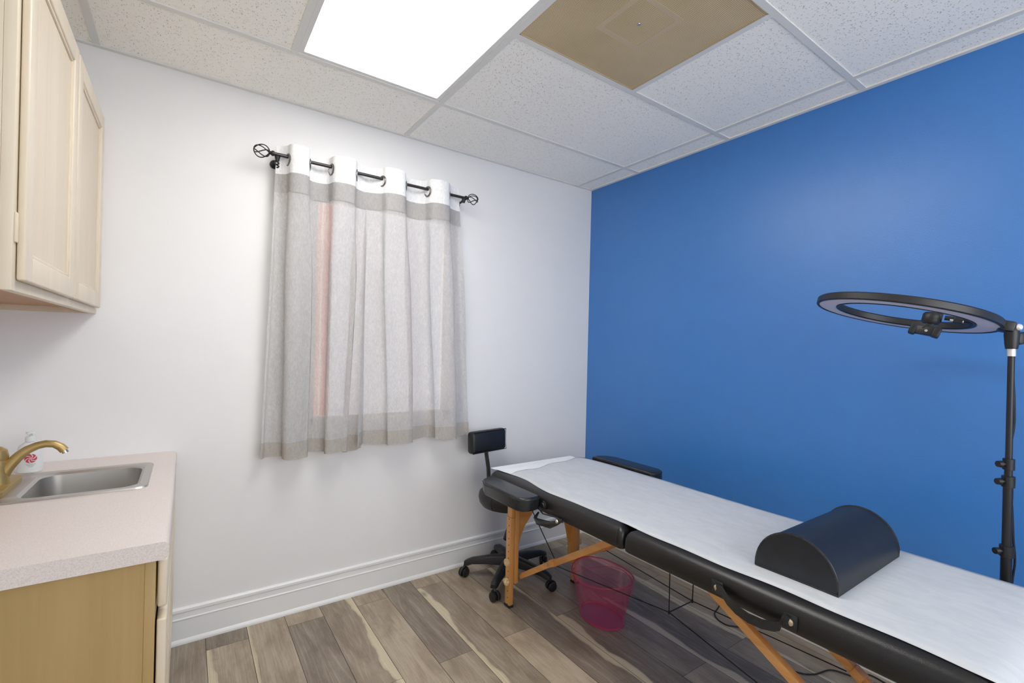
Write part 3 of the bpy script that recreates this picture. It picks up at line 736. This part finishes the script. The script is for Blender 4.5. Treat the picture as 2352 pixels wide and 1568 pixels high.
# wooden frame under the pads
for y0, y1 in ((MY + .006, HY - .03), (FY + .03, MY - .006)):
    b = newbm()
    box(b, PXL + .10, PXR - .10, y0, y1, .566, PZ0, .002)
    obj('frame', b, M['beech_y'], tbl)
LZ = .566
def leg(x, y, out):
    """out = -1 outer side is -x, +1 outer side is +x. returns the leg"""
    b = newbm()
    xo = x + out * .012; xi = x - out * .012
    # fixed upper leg (inner board), reaches the frame
    box(b, min(x - out * .002, x - out * .024), max(x - out * .002, x - out * .024), y - .027, y + .027, .115, LZ, .003)
    box(b, min(x, x + out * .018), max(x, x + out * .018), y - .020, y + .020, .44, LZ, .003)
    L = obj('leg', b, M['beech'], tbl)
    b = newbm(); a, c = sorted((x - out * .001, x + out * .022)); box(b, a, c, y - .021, y + .021, .012, .440, .003)
    lo = obj('leg_extension', b, M['beech_holes'], L)
    for z in (.128, .222):
        b = newbm(); nl = 8; prof = []
        ring_ = [(math.cos(2 * math.pi * k / 48) * (.0165 + .0022 * math.cos(nl * 2 * math.pi * k / 48)), math.sin(2 * math.pi * k / 48) * (.0165 + .0022 * math.cos(nl * 2 * math.pi * k / 48))) for k in range(48)]
        a, c = sorted((x + out * .024, x + out * .038)); prism(b, [(y - .004 + u, z + v) for u, v in ring_], 'x', a, c, .003, 2)
        tube(b, [(x + out * .018, y - .004, z), (x + out * .026, y - .004, z)], .006, 10)
        tube(b, [(x + out * .037, y - .004, z), (x + out * .041, y - .004, z)], [.007, .005], 12); obj('knob', b, M['knob'], L)
    b = newbm(); a, c = sorted((x - out * .003, x + out * .024)); box(b, a, c, y - .023, y + .023, 0, .013, .003); obj('rubber_foot', b, M['rubber'], lo)
    return L
XN, XF, YH, YF = -.957, -.548, -.520, -2.205
for y in (YH, YF):
    leg(XN, y, -1); leg(XF, y, 1)
# arched gusset board between the legs, one each end: plywood with a scooped lower edge
def gusset(y):
    xa, xb = XN + .004, XF - .004; xm = (xa + xb) / 2; pts = [(xa, LZ), (xa, .215)]
    half = [(.012, .215), (.024, .225), (.034, .25), (.040, .285), (.052, .33), (.074, .375), (.105, .41), (.135, .445), (.155, .49)]
    pts += [(xa + u, z) for u, z in half] + [(xb - u, z) for u, z in half[::-1]] + [(xb, .215), (xb, LZ)]
    b = newbm(); prism(b, pts, 'y', y - .007, y + .007, .001, 1); obj('gusset', b, M['ply'], tbl)
gusset(YH + .012); gusset(YF - .012)
# folding side struts: thin lower piece, wide upper piece, toggle between
XNS, XFS = -.918, -.588
def strut(x, yl, yt, zt, ys, sgn, near):
    b = newbm(); board(b, (x, yl, .14), (x, yt + sgn * .01, zt - .006), .026, .012); o = obj('strut', b, M['beech_y'], tbl)
    b = newbm(); board(b, (x + .004, yt - sgn * -.012, zt - .012), (x + .004, ys, LZ - .002), .028, .024); obj('strut_arm', b, M['beech_y'], o)
    b = newbm(); d = (Vector((x, ys, LZ)) - Vector((x, yt, zt))).normalized(); board(b, Vector((x - .001, yt, zt)) - d * .022, Vector((x - .001, yt, zt)) + d * .012, .030, .030); obj('hinge_block', b, M['beech_y'], o)
    b = newbm(); tube(b, [(x - .010, yt + .045 * sgn, zt - .026), (x - .007, yt + .045 * sgn, zt - .026)], .006, 12); obj('bolt', b, M['chrome'], o)
strut(XNS, YH - .02, -.805, .312, -1.215, 1, True)
strut(XFS, YH - .02, -.790, .300, -1.215, 1, False)
strut(XNS, YF + .02, -1.975, .318, -1.515, -1, True)
strut(XFS - .02, YF + .02, -1.885, .312, -1.47, -1, False)
# tension cables
NN, NF = (-.80, MY, .300), (-.657, MY, .300)
for i, (a, n_) in enumerate((((XNS, -.812, .300), NN), ((XFS, -.80, .288), NF))):
    b_ = (a[0], 2 * MY - a[1] + .03, a[2]); up = (n_[0] + (.0 if i == 0 else -.03), MY + (0 if i == 0 else -.03), LZ + .008)
    b = newbm(); tube(b, [a, n_], .0022, 6); tube(b, [n_, (b_[0], b_[1], b_[2])], .0022, 6); tube(b, [n_, up], .0022, 6)
    tube(b, [(a[0] + (-.0), -.60, .52), (a[0], a[1] - .002, a[2] + .02)], .0022, 6)
    if i == 0: tube(b, [NN, NF], .0022, 6)
    tube(b, [Vector(n_) + Vector((0, 0, -.006)), Vector(n_) + Vector((0, 0, .006))], .004, 8)
    obj('cable', b, M['cord'], tbl)
# arm rests hung on the sides near the head end
def armrest(poly, z0, z1, par):
    b = newbm(); prism(b, poly, 'z', z0, z1, .011, 4); o = obj('armrest', b, M['vinyl_arm'], par)
    b = newbm(); n = len(poly); tube(b, [(x, y, z1 - .011) for x, y in poly + poly[:1]], .0018, 6); obj('piping', b, M['rubber'], o); return o
near = [(-1.120, -.545), (-1.082, -.508), (-1.075, -.50), (-1.068, -.50), (-1.066, -.52), (-1.066, -.80), (-1.070, -.842), (-1.082, -.868), (-1.098, -.880), (-1.116, -.876), (-1.132, -.858), (-1.137, -.80), (-1.138, -.60)]
near = [(-1.066 - (p[0] + 1.066) * -1.25 if False else p[0], p[1]) for p in near]
def arm_poly(xi, xo, ya, yb):
    s = 1 if xo > xi else -1; w_ = abs(xo - xi)
    pts = [(0, 0), (.35 * w_, .0), (.75 * w_, .025), (w_, .085), (w_, yb_len(ya, yb) - .04), (.85 * w_, yb_len(ya, yb) - .012), (.6 * w_, yb_len(ya, yb)), (.2 * w_, yb_len(ya, yb)), (0, yb_len(ya, yb) - .012)]
    return [(xi + s * u, ya - v) for u, v in pts]
def yb_len(a, b): return a - b
an = armrest(arm_poly(-1.066, -1.170, -.515, -.890), .600, .658, tbl)
af = armrest(arm_poly(-.408, -.300, -.500, -.925), .614, .672, tbl)
for xs_ in ((-1.064, -1.10), (-.413, -.37)):
    for yy in (-.62, -.80):
        b = newbm(); tube(b, [(xs_[0] + (.02 if xs_[0] < -1 else -.02), yy, .582), (xs_[1], yy, .596)], .006, 8)
        obj('armrest_bracket', b, M['black_metal'], tbl)
b = newbm(); tube(b, [(-1.064, -.905, .622), (-1.070, -.905, .622)], .018, 20); tube(b, [(-1.070, -.905, .622), (-1.074, -.905, .622)], [.013, .010], 20); obj('socket_ring', b, M['black_plastic'], tbl)
# carry handles on the near side
def carry(ya, yb, sag, zoff, drop_only=False):
    b = newbm(); x = PXL - .003; z = .614 + zoff
    for yy in (ya, yb): box(b, x - .003, x + .004, yy - .016, yy + .016, z - .020, z + .018, .0015)
    key = [(0, 0, -.004), (.022, .002, -.010), (.045, -.008, -.022), (.075, -.017, -.030), (.11, -.021, -.034), (.145, -.020, -.033), (.172, -.015, -.028), (.1835, -.010, -.022), (.1855, .004, -.012), (.1875, .007, -.008), (.198, 0, -.004)]
    pts = [(x + q[2], ya - q[0], z + q[1]) for q in key]
    # flat strap
    rows = []
    for p in pts:
        p = Vector(p); rows.append([b.verts.new(p + Vector(q)) for q in ((0, 0, -.012), (-.0035, 0, -.012), (-.0035, 0, .012), (0, 0, .012))])
    for a, c in zip(rows, rows[1:]):
        for k in range(4): b.faces.new((a[k], a[(k + 1) % 4], c[(k + 1) % 4], c[k]))
    b.faces.new(rows[0]); b.faces.new(rows[-1][::-1])
    o = obj('carry_handle', b, M['vinyl_arm'], tbl)
    for yy in (ya, yb):
        b = newbm(); lathe(b, [(0, .004), (.003, .004), (.006, .003), (.0085, .001), (.0085, -.001)], 16, Matrix.Translation((x - .004, yy, z)) @ Matrix.Rotation(-math.pi / 2, 4, 'Y')); obj('screw', b, M['nickel_screw'], o)
carry(-1.700, -1.898, .026, .004)
# hardware strap under the near arm rest
b = newbm(); pts = [(-1.068, -.875, .585), (-1.10, -.885, .570), (-1.105, -.91, .563), (-1.10, -.985, .572), (-1.085, -1.01, .585), (-1.068, -1.030, .600)]
tube(b, pts, [.004, .008, .013, .014, .010, .006], 10, flat=1.0)
for v in b.verts: v.co.x = -1.068 + (v.co.x + 1.068) * .8
tube(b, [(-1.070, -.870, .606), (-1.096, -.94, .604), (-1.080, -1.005, .606), (-1.068, -1.035, .592)], .003, 8); o = obj('carry_handle', b, M['vinyl_arm'], tbl)
b = newbm(); lathe(b, [(0, .004), (.006, .003), (.0075, 0)], 16, Matrix.Translation((-1.086, -1.018, .594)) @ Matrix.Rotation(-math.pi / 2, 4, 'Y')); obj('screw', b, M['nickel_screw'], o)

# paper sheet laid along the pads
bm = newbm(); NX, NY = 26, 110; Y0p, Y1p = -.408, FY - .005; R = []
def edge_drop(d):    # how far the pad top has fallen at distance d inside its edge
    tb_ = [(0, .032), (.006, .0225), (.016, .0115), (.034, .0045), (.07, .001), (.16, 0)]
    for (a, fa), (c, fc) in zip(tb_, tb_[1:]):
        if d <= c: return fa + (fc - fa) * max(0, (d - a)) / (c - a)
    return 0
for j in range(NY + 1):
    v = j / NY; y = Y0p + (Y1p - Y0p) * v
    xl = -1.026 + .003 * math.sin(9 * y) + .002 * math.sin(23 * y) + .022 * math.exp(-((y + .66) / .12) ** 2)
    xr = -.452 + .004 * math.sin(6 * y + 1) - .035 * math.exp(-((y + .42) / .10) ** 2)
    row = []
    for i in range(NX + 1):
        u = i / NX; x = xl + (xr - xl) * u
        d = min(x - PXL, PXR - x, (HY - y) if y > MY else (y - FY))
        z = PZ1 + .0035 - edge_drop(max(d, 0)) * .85 + .0008 * math.sin(17 * x + 9 * y) * math.sin(11 * y)
        if y > HY - .03: z = max(z, PZ1 - .004)
        if abs(y - MY) < .03: z = PZ1 + .0035 - edge_drop(min(x - PXL, PXR - x)) * .85
        row.append(bm.verts.new((x, y, z)))
    R.append(row)
for j in range(NY):
    for i in range(NX): bm.faces.new((R[j][i], R[j][i + 1], R[j + 1][i + 1], R[j + 1][i]))
ps = obj('exam_paper', bm, M['paper'], None, True, 180); ps.modifiers.new('thickness', 'SOLIDIFY').thickness = .0006
tag(ps, 'long white exam paper sheet spread over the black massage table', 'paper sheet')
bm = newbm(); R = []
for j in range(15):
    row = []
    for i in range(27):
        u = i / 26; x = -1.023 + (.53) * u
        far = -.60 + .16 * u + .030 * math.sin(7 * u + 1) if u < .25 else -.555 + .075 * min(1, (u - .25) / .7) + .012 * math.sin(14 * u)
        y = Y0p - .001 + (far - Y0p) * j / 14
        xl = -1.024 + .022 * math.exp(-((y + .66) / .12) ** 2); x = xl + .53 * u
        d = min(x - PXL, PXR - x, max(HY - y, 0)); z = PZ1 + .0048 - edge_drop(max(d, 0)) * .85
        if y > HY - .03: z = max(z, PZ1 - .0027)
        row.append(bm.verts.new((x, y, z)))
    R.append(row)
for j in range(14):
    for i in range(26): bm.faces.new((R[j][i], R[j][i + 1], R[j + 1][i + 1], R[j + 1][i]))
obj('folded_end', bm, M['paper_fold'], ps, True, 180)

# bolster
t = thing('bolster', 'black half-round vinyl bolster lying across the white paper', 'bolster', (-.73, -1.855, PZ1 + .005))
hw, hh = .107, .118; prof_ = []
for k in range(25):
    a = math.pi * k / 24; prof_.append((hw * math.cos(a) * (1.0 if True else 1), hh * math.sin(a) ** .92))
bx_ = (-.952, -.522); byc = -1.852; bz = PZ1 + .0045
b = newbm(); prism(b, [(byc + u, bz + v) for u, v in prof_], 'x', bx_[0], bx_[1], .005, 3); o = obj('cover', b, M['vinyl_soft'], t, True, 40)
for x in (bx_[0] + .002, bx_[1] - .002):
    b = newbm(); tube(b, [(x, byc + u * .995, bz + .002 + v * .985) for u, v in prof_] + [(x, byc + prof_[0][0] * .995, bz + .002)], .0032, 8); obj('piping', b, M['vinyl_arm'], t)

# ================================================================== STOOL
sc = Vector((-.803, -.282, 0))
t = thing('rolling_stool', 'black rolling stool with low backrest in the corner behind the massage table', 'stool', sc)
b = newbm(); lathe(b, [(0, .405), (.10, .405), (.165, .412), (.178, .430), (.184, .455), (.180, .478), (.165, .492), (.10, .498), (0, .499)], 48, Matrix.Translation(sc)); o = obj('seat', b, M['vinyl_soft'], t)
for a in (200, 20, 110, 290):
    b = newbm(); an_ = math.radians(a); tube(b, [sc + Vector((math.cos(an_) * r, math.sin(an_) * r, z)) for r, z in ((.170, .414), (.1805, .432), (.186, .455), (.182, .478))], .0014, 6)
    obj('seam', b, M['rubber'], o)
# backrest
bc = Vector((-.872, -.118, .737)); ang = math.radians(10)
b = newbm(); box(b, -.128, .128, -.028, .028, -.062, .062, .020, 4)
MB = Matrix.Translation(bc) @ Matrix.Rotation(ang, 4, 'Z') @ Matrix.Rotation(math.radians(-3), 4, 'X')
bmesh.ops.transform(b, matrix=MB, verts=b.verts); o = obj('backrest', b, M['vinyl_soft'], t)
b = newbm(); tube(b, [MB @ Vector(p) for p in [(-.124, -.0285 + .004, -.058), (.124, -.0245, -.058), (.124, -.0245, .058), (-.124, -.0245, .058), (-.124, -.0245, -.058)]], .0022, 6); obj('piping', b, M['rubber'], o)
b = newbm(); base = sc + Vector((-.045, .115, 0))
tube(b, [bc + Vector((.002, .022, .0)), bc + Vector((.004, .012, -.08)), Vector((-.862, -.122, .58)), Vector((-.856, -.125, .48)), Vector((-.850, -.135, .41)), Vector((-.83, -.19, .392)), sc + Vector((0, 0, .392))], .0165, 12, flat=.6); obj('back_post', b, M['black_metal'], t)
b = newbm(); lathe(b, [(0, .36), (.012, .36), (.012, .40), (.06, .40), (.06, .406), (0, .406)], 20, Matrix.Translation(sc)); lathe(b, [(.014, .36), (.014, .28), (.024, .28), (.027, .13), (.034, .11), (.034, .075), (0, .075)], 24, Matrix.Translation(sc)); obj('gas_column', b, M['black_plastic'], t)
b = newbm(); tube(b, [sc + Vector((-.02, -.03, .395)), (-.872, -.385, .385), (-.885, -.40, .365), (-.905, -.412, .345)], .0045, 8); o = obj('lever', b, M['black_metal'], t)
b = newbm(); board(b, (-.903, -.411, .348), (-.942, -.432, .288), .026, .014, Vector((.3, -1, 0)), .006); obj('lever_grip', b, M['black_plastic'], o)
for a in (141, 217, 292, 4, 76):
    an_ = math.radians(a); d = Vector((math.cos(an_), math.sin(an_), 0)); s = Vector((-d.y, d.x, 0)); Rr = .247
    b = newbm(); rows = []
    for u, w_, zt, zb in ((.0, .026, .128, .078), (.15, .024, .128, .076), (.5, .021, .118, .078), (.85, .019, .102, .072), (.96, .018, .092, .062), (1.04, .014, .080, .062)):
        p = sc + d * Rr * u; rows.append([b.verts.new(p + s * q * w_ + Vector((0, 0, z))) for q, z in ((-1, zb), (1, zb), (1, zt - .008), (.6, zt), (-.6, zt), (-1, zt - .008))])
    for r0, r1 in zip(rows, rows[1:]):
        for k in range(6): b.faces.new((r0[k], r0[(k + 1) % 6], r1[(k + 1) % 6], r1[k]))
    b.faces.new(rows[0]); b.faces.new(rows[-1][::-1]); sp_ = obj('base_spoke', b, M['black_plastic'], t, True, 50)
    ct_ = sc + d * (Rr + .002); roll = math.radians(a + 60); rd = Vector((math.cos(roll), math.sin(roll), 0)); rs_ = Vector((-rd.y, rd.x, 0)); wc = ct_ + rd * .012 + Vector((0, 0, .0245))
    if a == 76: wc.y = min(wc.y, -.045)
    b = newbm()
    for q in (-1, 1):
        c0 = wc + rs_ * q * .006; c1 = wc + rs_ * q * .0215
        tube(b, [c0, c0.lerp(c1, .15), c0.lerp(c1, .85), c1], [.0215, .0243, .0243, .020], 20)
    tube(b, [wc - rs_ * .008, wc + rs_ * .008], .008, 10)
    hood = []
    for k in range(9):
        th = math.radians(-10 + 190 * k / 8); hood.append(wc + rd * .0275 * math.cos(th) + Vector((0, 0, .0275 * math.sin(th))))
    tube(b, hood, .0075, 8, flat=.4); tube(b, [wc + Vector((0, 0, .024)), ct_ + Vector((0, 0, .068))], .008, 10)
    obj('caster', b, M['black_plastic'], sp_)

# ================================================================== WASTE BASKET (oval, clear pink)
wc = Vector((-.648, -.838, 0))
t = thing('waste_basket', 'clear pink plastic oval waste basket on the floor under the massage table', 'waste basket', wc)
BA = math.radians(81)   # long axis direction
def oval(rl, rs, z, n=64, dz=0):
    out = []
    for k in range(n):
        a = 2 * math.pi * k / n; u = rl * math.cos(a); v = rs * math.sin(a)
        x = u * math.cos(BA) - v * math.sin(BA); y = u * math.sin(BA) + v * math.cos(BA)
        out.append(Vector((wc.x + x, wc.y + y, z + dz * (math.cos(2 * a)))))
    return out
def oval_shell(prof, mat, name, parent, dzs=None, close=True):
    b = newbm(); rows = [[b.verts.new(p) for p in oval(rl, rs, z, 64, dz)] for rl, rs, z, dz in prof]
    for a, c in zip(rows, rows[1:]):
        for k in range(64): b.faces.new((a[k], a[(k + 1) % 64], c[(k + 1) % 64], c[k]))
    if close: b.faces.new(rows[0][::-1])
    return obj(name, b, mat, parent)
LB, SB, LT, ST, HT = .126, .089, .167, .136, .208
out_, in_ = [], []
for i in range(13):
    f = i / 12; out_.append((LB + (LT - LB) * f, SB + (ST - SB) * f, .003 + (HT - .003) * f, .007 * f))
sh = oval_shell(out_ + [(LT - .001, ST - .001, HT + .002, .007), (LT - .003, ST - .003, HT, .007)], M['bin'], 'basket_wall', t, close=False)
oval_shell([(LB - .001, SB - .001, .001, 0), (LB + .0015, SB + .0015, .003, 0), (LB + .002, SB + .002, .010, 0), (LB - .002, SB - .002, .012, 0)], M['bin_base'], 'basket_base', t)
b = newbm(); tube(b, oval(LT, ST, HT, 64, .007) + oval(LT, ST, HT, 64, .007)[:1], .0030, 8, False); obj('rim', b, M['bin_base'], t)
b = newbm(); tube(b, [p for p in oval(LB + .001 + (LT - LB) * .86, SB + .001 + (ST - SB) * .86, HT * .83, 64, -.018)] + [oval(LB + .001 + (LT - LB) * .86, SB + .001 + (ST - SB) * .86, HT * .83, 64, -.018)[0]], .0014, 6, False); obj('decorative_rib', b, M['bin_base'], t)

# ================================================================== RING LIGHT ON STAND
px_, py_ = -.352, -2.162
t = thing('ring_light_stand', 'black ring light tilted flat on a telescopic stand beside the blue wall', 'ring light', (px_, py_, 0))
b = newbm(); tube(b, [(px_, py_, .70), (px_, py_, 1.285)], .0080, 16); obj('pole', b, M['black_metal'], t)
b = newbm(); tube(b, [(px_, py_, .925), (px_, py_, .975)], .0092, 16); tube(b, [(px_, py_, .62), (px_, py_, .925)], .0112, 16); tube(b, [(px_, py_, .10), (px_, py_, .715)], .0128, 16); obj('pole', b, M['black_metal'], t)
vd = (CAM - Vector((px_, py_, CAM.z))).normalized(); left = Vector((-R_.x, -R_.y, 0)).normalized()
for zc, r in ((.972, .0135), (.922, .0150), (.722, .0162)):
    b = newbm(); tube(b, [(px_, py_, zc - .016), (px_, py_, zc - .0155), (px_, py_, zc + .0155), (px_, py_, zc + .016)], [r - .001, r, r, r - .001], 20); o = obj('collar', b, M['black_plastic'], t)
    p = Vector((px_, py_, zc)) + left * r; b = newbm(); tube(b, [p - left * .004, p + left * .006, p + left * .008, p + left * .018], [.005, .005, .010, .009], 12); obj('knob', b, M['black_plastic'], o)
for k in range(3):
    a = math.radians(205 + 120 * k)
    d = Vector((math.cos(a), math.sin(a), 0)); P0 = Vector((px_, py_, 0))
    if k == 0: L_ = .30
    else: L_ = .30
    reach = min(L_, .28)
    e = P0 + d * reach; e.x = min(e.x, -.045)
    b = newbm(); tube(b, [P0 + d * .018 + Vector((0, 0, .42)), e + Vector((0, 0, .012))], .008, 8); tube(b, [P0 + d * .018 + Vector((0, 0, .14)), P0.lerp(e, .55) + Vector((0, 0, .19))], .005, 8); o = obj('leg', b, M['black_metal'], t)
    b = newbm(); tube(b, [e + Vector((0, 0, .0)), e + Vector((0, 0, .022))], .011, 10); obj('rubber_foot', b, M['rubber'], o)
b = newbm(); tube(b, [(px_, py_, .41), (px_, py_, .44)], .024, 16); obj('leg_hub', b, M['black_plastic'], t)
b = newbm(); tube(b, [(px_, py_, .125), (px_, py_, .155)], .024, 16); obj('leg_hub', b, M['black_plastic'], t)
b = newbm(); tube(b, [(px_, py_, 1.283), (px_, py_, 1.306)], .0098, 20); obj('silver_collar', b, M['silver'], t)
# clamp head
b = newbm(); fwd = Vector((F_.x, F_.y, 0)).normalized()
tube(b, [(px_, py_, 1.304), (px_, py_, 1.318), (px_, py_, 1.345), (px_, py_, 1.360)], [.0135, .0155, .0175, .016], 16)
board(b, Vector((px_, py_, 1.332)) - left * .01, Vector((px_, py_, 1.338)) - left * .040, .034, .022, fwd, .006); obj('clamp_head', b, M['black_plastic'], t)
# ring head
rn = Vector((.14637, -.15869, 1)).normalized(); rcn = Vector((-.4144, -1.918, 1.4067))
mount = Vector((px_, py_, 1.362)); rx = (mount - rcn); rx = (rx - rn * rx.dot(rn)).normalized(); ry = rn.cross(rx)
MR = Matrix((rx, ry, rn)).transposed().to_4x4(); MR.translation = rcn
def annulus(prof, name, mat, par):
    b = newbm(); n = 128; rows = [[b.verts.new((r * math.cos(2 * math.pi * k / n), r * math.sin(2 * math.pi * k / n), z)) for k in range(n)] for r, z in prof]
    rows.append(rows[0])
    for a, c in zip(rows, rows[1:]):
        for k in range(n): b.faces.new((a[k], a[(k + 1) % n], c[(k + 1) % n], c[k]))
    bmesh.ops.transform(b, matrix=MR, verts=b.verts); return obj(name, b, mat, par, True, 35)
RO, RI = .240, .172
hd = annulus([(RO - .003, -.004), (RO, -.001), (RO, .016), (RO - .004, .020), (RI + .004, .020), (RI, .016), (RI, -.001), (RI + .003, -.004), (RI + .008, -.004), (RI + .008, .0), (RO - .008, .0), (RO - .008, -.004)], 'ring_housing', M['black_plastic'], t)
annulus([(RO - .008, -.0005), (RO - .010, -.0022), (RI + .010, -.0022), (RI + .008, -.0005), (RI + .010, .003), (RO - .010, .003)], 'ring_diffuser', M['diff_off'], hd)
def rl(x, y, z): return MR @ Vector((x, y, z))
b = newbm(); board(b, rl(RO - .014, 0, .008), rl(RO + .020, 0, .006), .030, .052, ry, .005); tube(b, [rl(RO + .012, 0, .004), mount + Vector((0, 0, .004)), mount + Vector((0, 0, -.02))], [.014, .017, .016], 14); obj('tilt_bracket', b, M['black_plastic'], t)
b = newbm(); q = mount + Vector((0, 0, .004)); tube(b, [q - fwd * .012, q - fwd * .022, q - fwd * .025], [.010, .0095, .006], 16); obj('tilt_bolt', b, M['silver'], t)
# phone holder on an arm inside the ring
b = newbm(); tube(b, [rl(RI + .004, 0, .008), rl(RI - .020, 0, .010), rl(.105, .0, .010)], [.007, .007, .007], 10); tube(b, [rl(.100, 0, .010), rl(.085, 0, .010)], [.016, .018], 16)
board(b, rl(.125, 0, .008), rl(.148, 0, .008), .022, .02, ry, .004)
o = obj('phone_arm', b, M['black_plastic'], t)
b = newbm(); lathe(b, [(0, -.018), (.020, -.018), (.024, -.010), (.024, .010), (.020, .016), (0, .016)], 20, MR @ Matrix.Translation((.075, 0, .004))); obj('ball_joint', b, M['black_plastic'], o)
b = newbm(); A0 = rl(.072, 0, -.030)
board(b, rl(.078, 0, -.010), rl(.066, 0, -.036), .020, .030, ry, .003)
board(b, rl(.092, -.008, -.040), rl(.044, .006, -.036), .026, .030, ry, .003)
board(b, rl(.040, .008, -.022), rl(.034, .010, -.052), .018, .036, ry, .004); board(b, rl(.098, -.010, -.026), rl(.092, -.010, -.056), .020, .036, ry, .004)
obj('phone_clamp', b, M['black_plastic'], o)
b = newbm(); tube(b, [rl(.070, -.018, -.040), rl(.070, -.024, -.040)], .004, 10); obj('spring_rod', b, M['chrome'], o)
b = newbm(); tube(b, [rl(.150, -.004, .004), rl(.118, -.004, .004)], .0045, 8); obj('locking_screw', b, M['chrome'], o)
# cable hanging along the pole, then over the floor
cpts = [(px_ + .014, py_ + .002, 1.30), (px_ + .012, py_ - .008, 1.1), (px_ + .012, py_ + .004, .98), (px_ + .015, py_ - .006, .86), (px_ + .020, py_ - .010, .76), (px_ + .024, py_ - .014, .69), (px_ + .026, py_ - .008, .60), (px_ + .030, py_, .3), (px_ + .05, py_ + .05, .02)]
def spline(pts, sub=8):
    pts = [Vector(p) for p in pts]; out = []
    for i in range(len(pts) - 1):
        p0, p1, p2, p3 = pts[max(i - 1, 0)], pts[i], pts[i + 1], pts[min(i + 2, len(pts) - 1)]
        for k in range(sub):
            u = k / sub; out.append(.5 * ((2 * p1) + (p2 - p0) * u + (2 * p0 - 5 * p1 + 4 * p2 - p3) * u * u + (3 * p1 - p0 - 3 * p2 + p3) * u ** 3))
    out.append(pts[-1]); return out
zc_ = .0035
floorp = [(-.052, -1.09), (-.112, -1.112), (-.172, -1.132), (-.206, -1.174), (-.210, -1.221), (-.186, -1.250), (-.150, -1.277), (-.129, -1.292), (-.142, -1.320), (-.164, -1.352), (-.203, -1.412), (-.247, -1.453), (-.266, -1.490), (-.275, -1.563), (-.230, -1.609), (-.146, -1.635), (-.118, -1.690), (-.100, -1.748), (-.07, -1.80), (-.09, -1.88), (-.17, -1.98), (px_ + .06, py_ + .08)]
b = newbm(); tube(b, spline(cpts[:-1] + [(px_ + .05, py_ + .06, zc_ + .003)], 6), .0028, 8); tube(b, spline([(x, y, zc_) for x, y in floorp], 6), .0030, 8)
tube(b, spline([(-.118, -1.69, zc_), (-.075, -1.715, zc_), (-.05, -1.73, zc_), (-.045, -1.76, zc_), (-.06, -1.83, zc_)], 6), .0030, 8)
pc = obj('power_cord', b, M['cord'], None); tag(pc, 'thin black power cord trailing along the floor behind the massage table', 'cord')
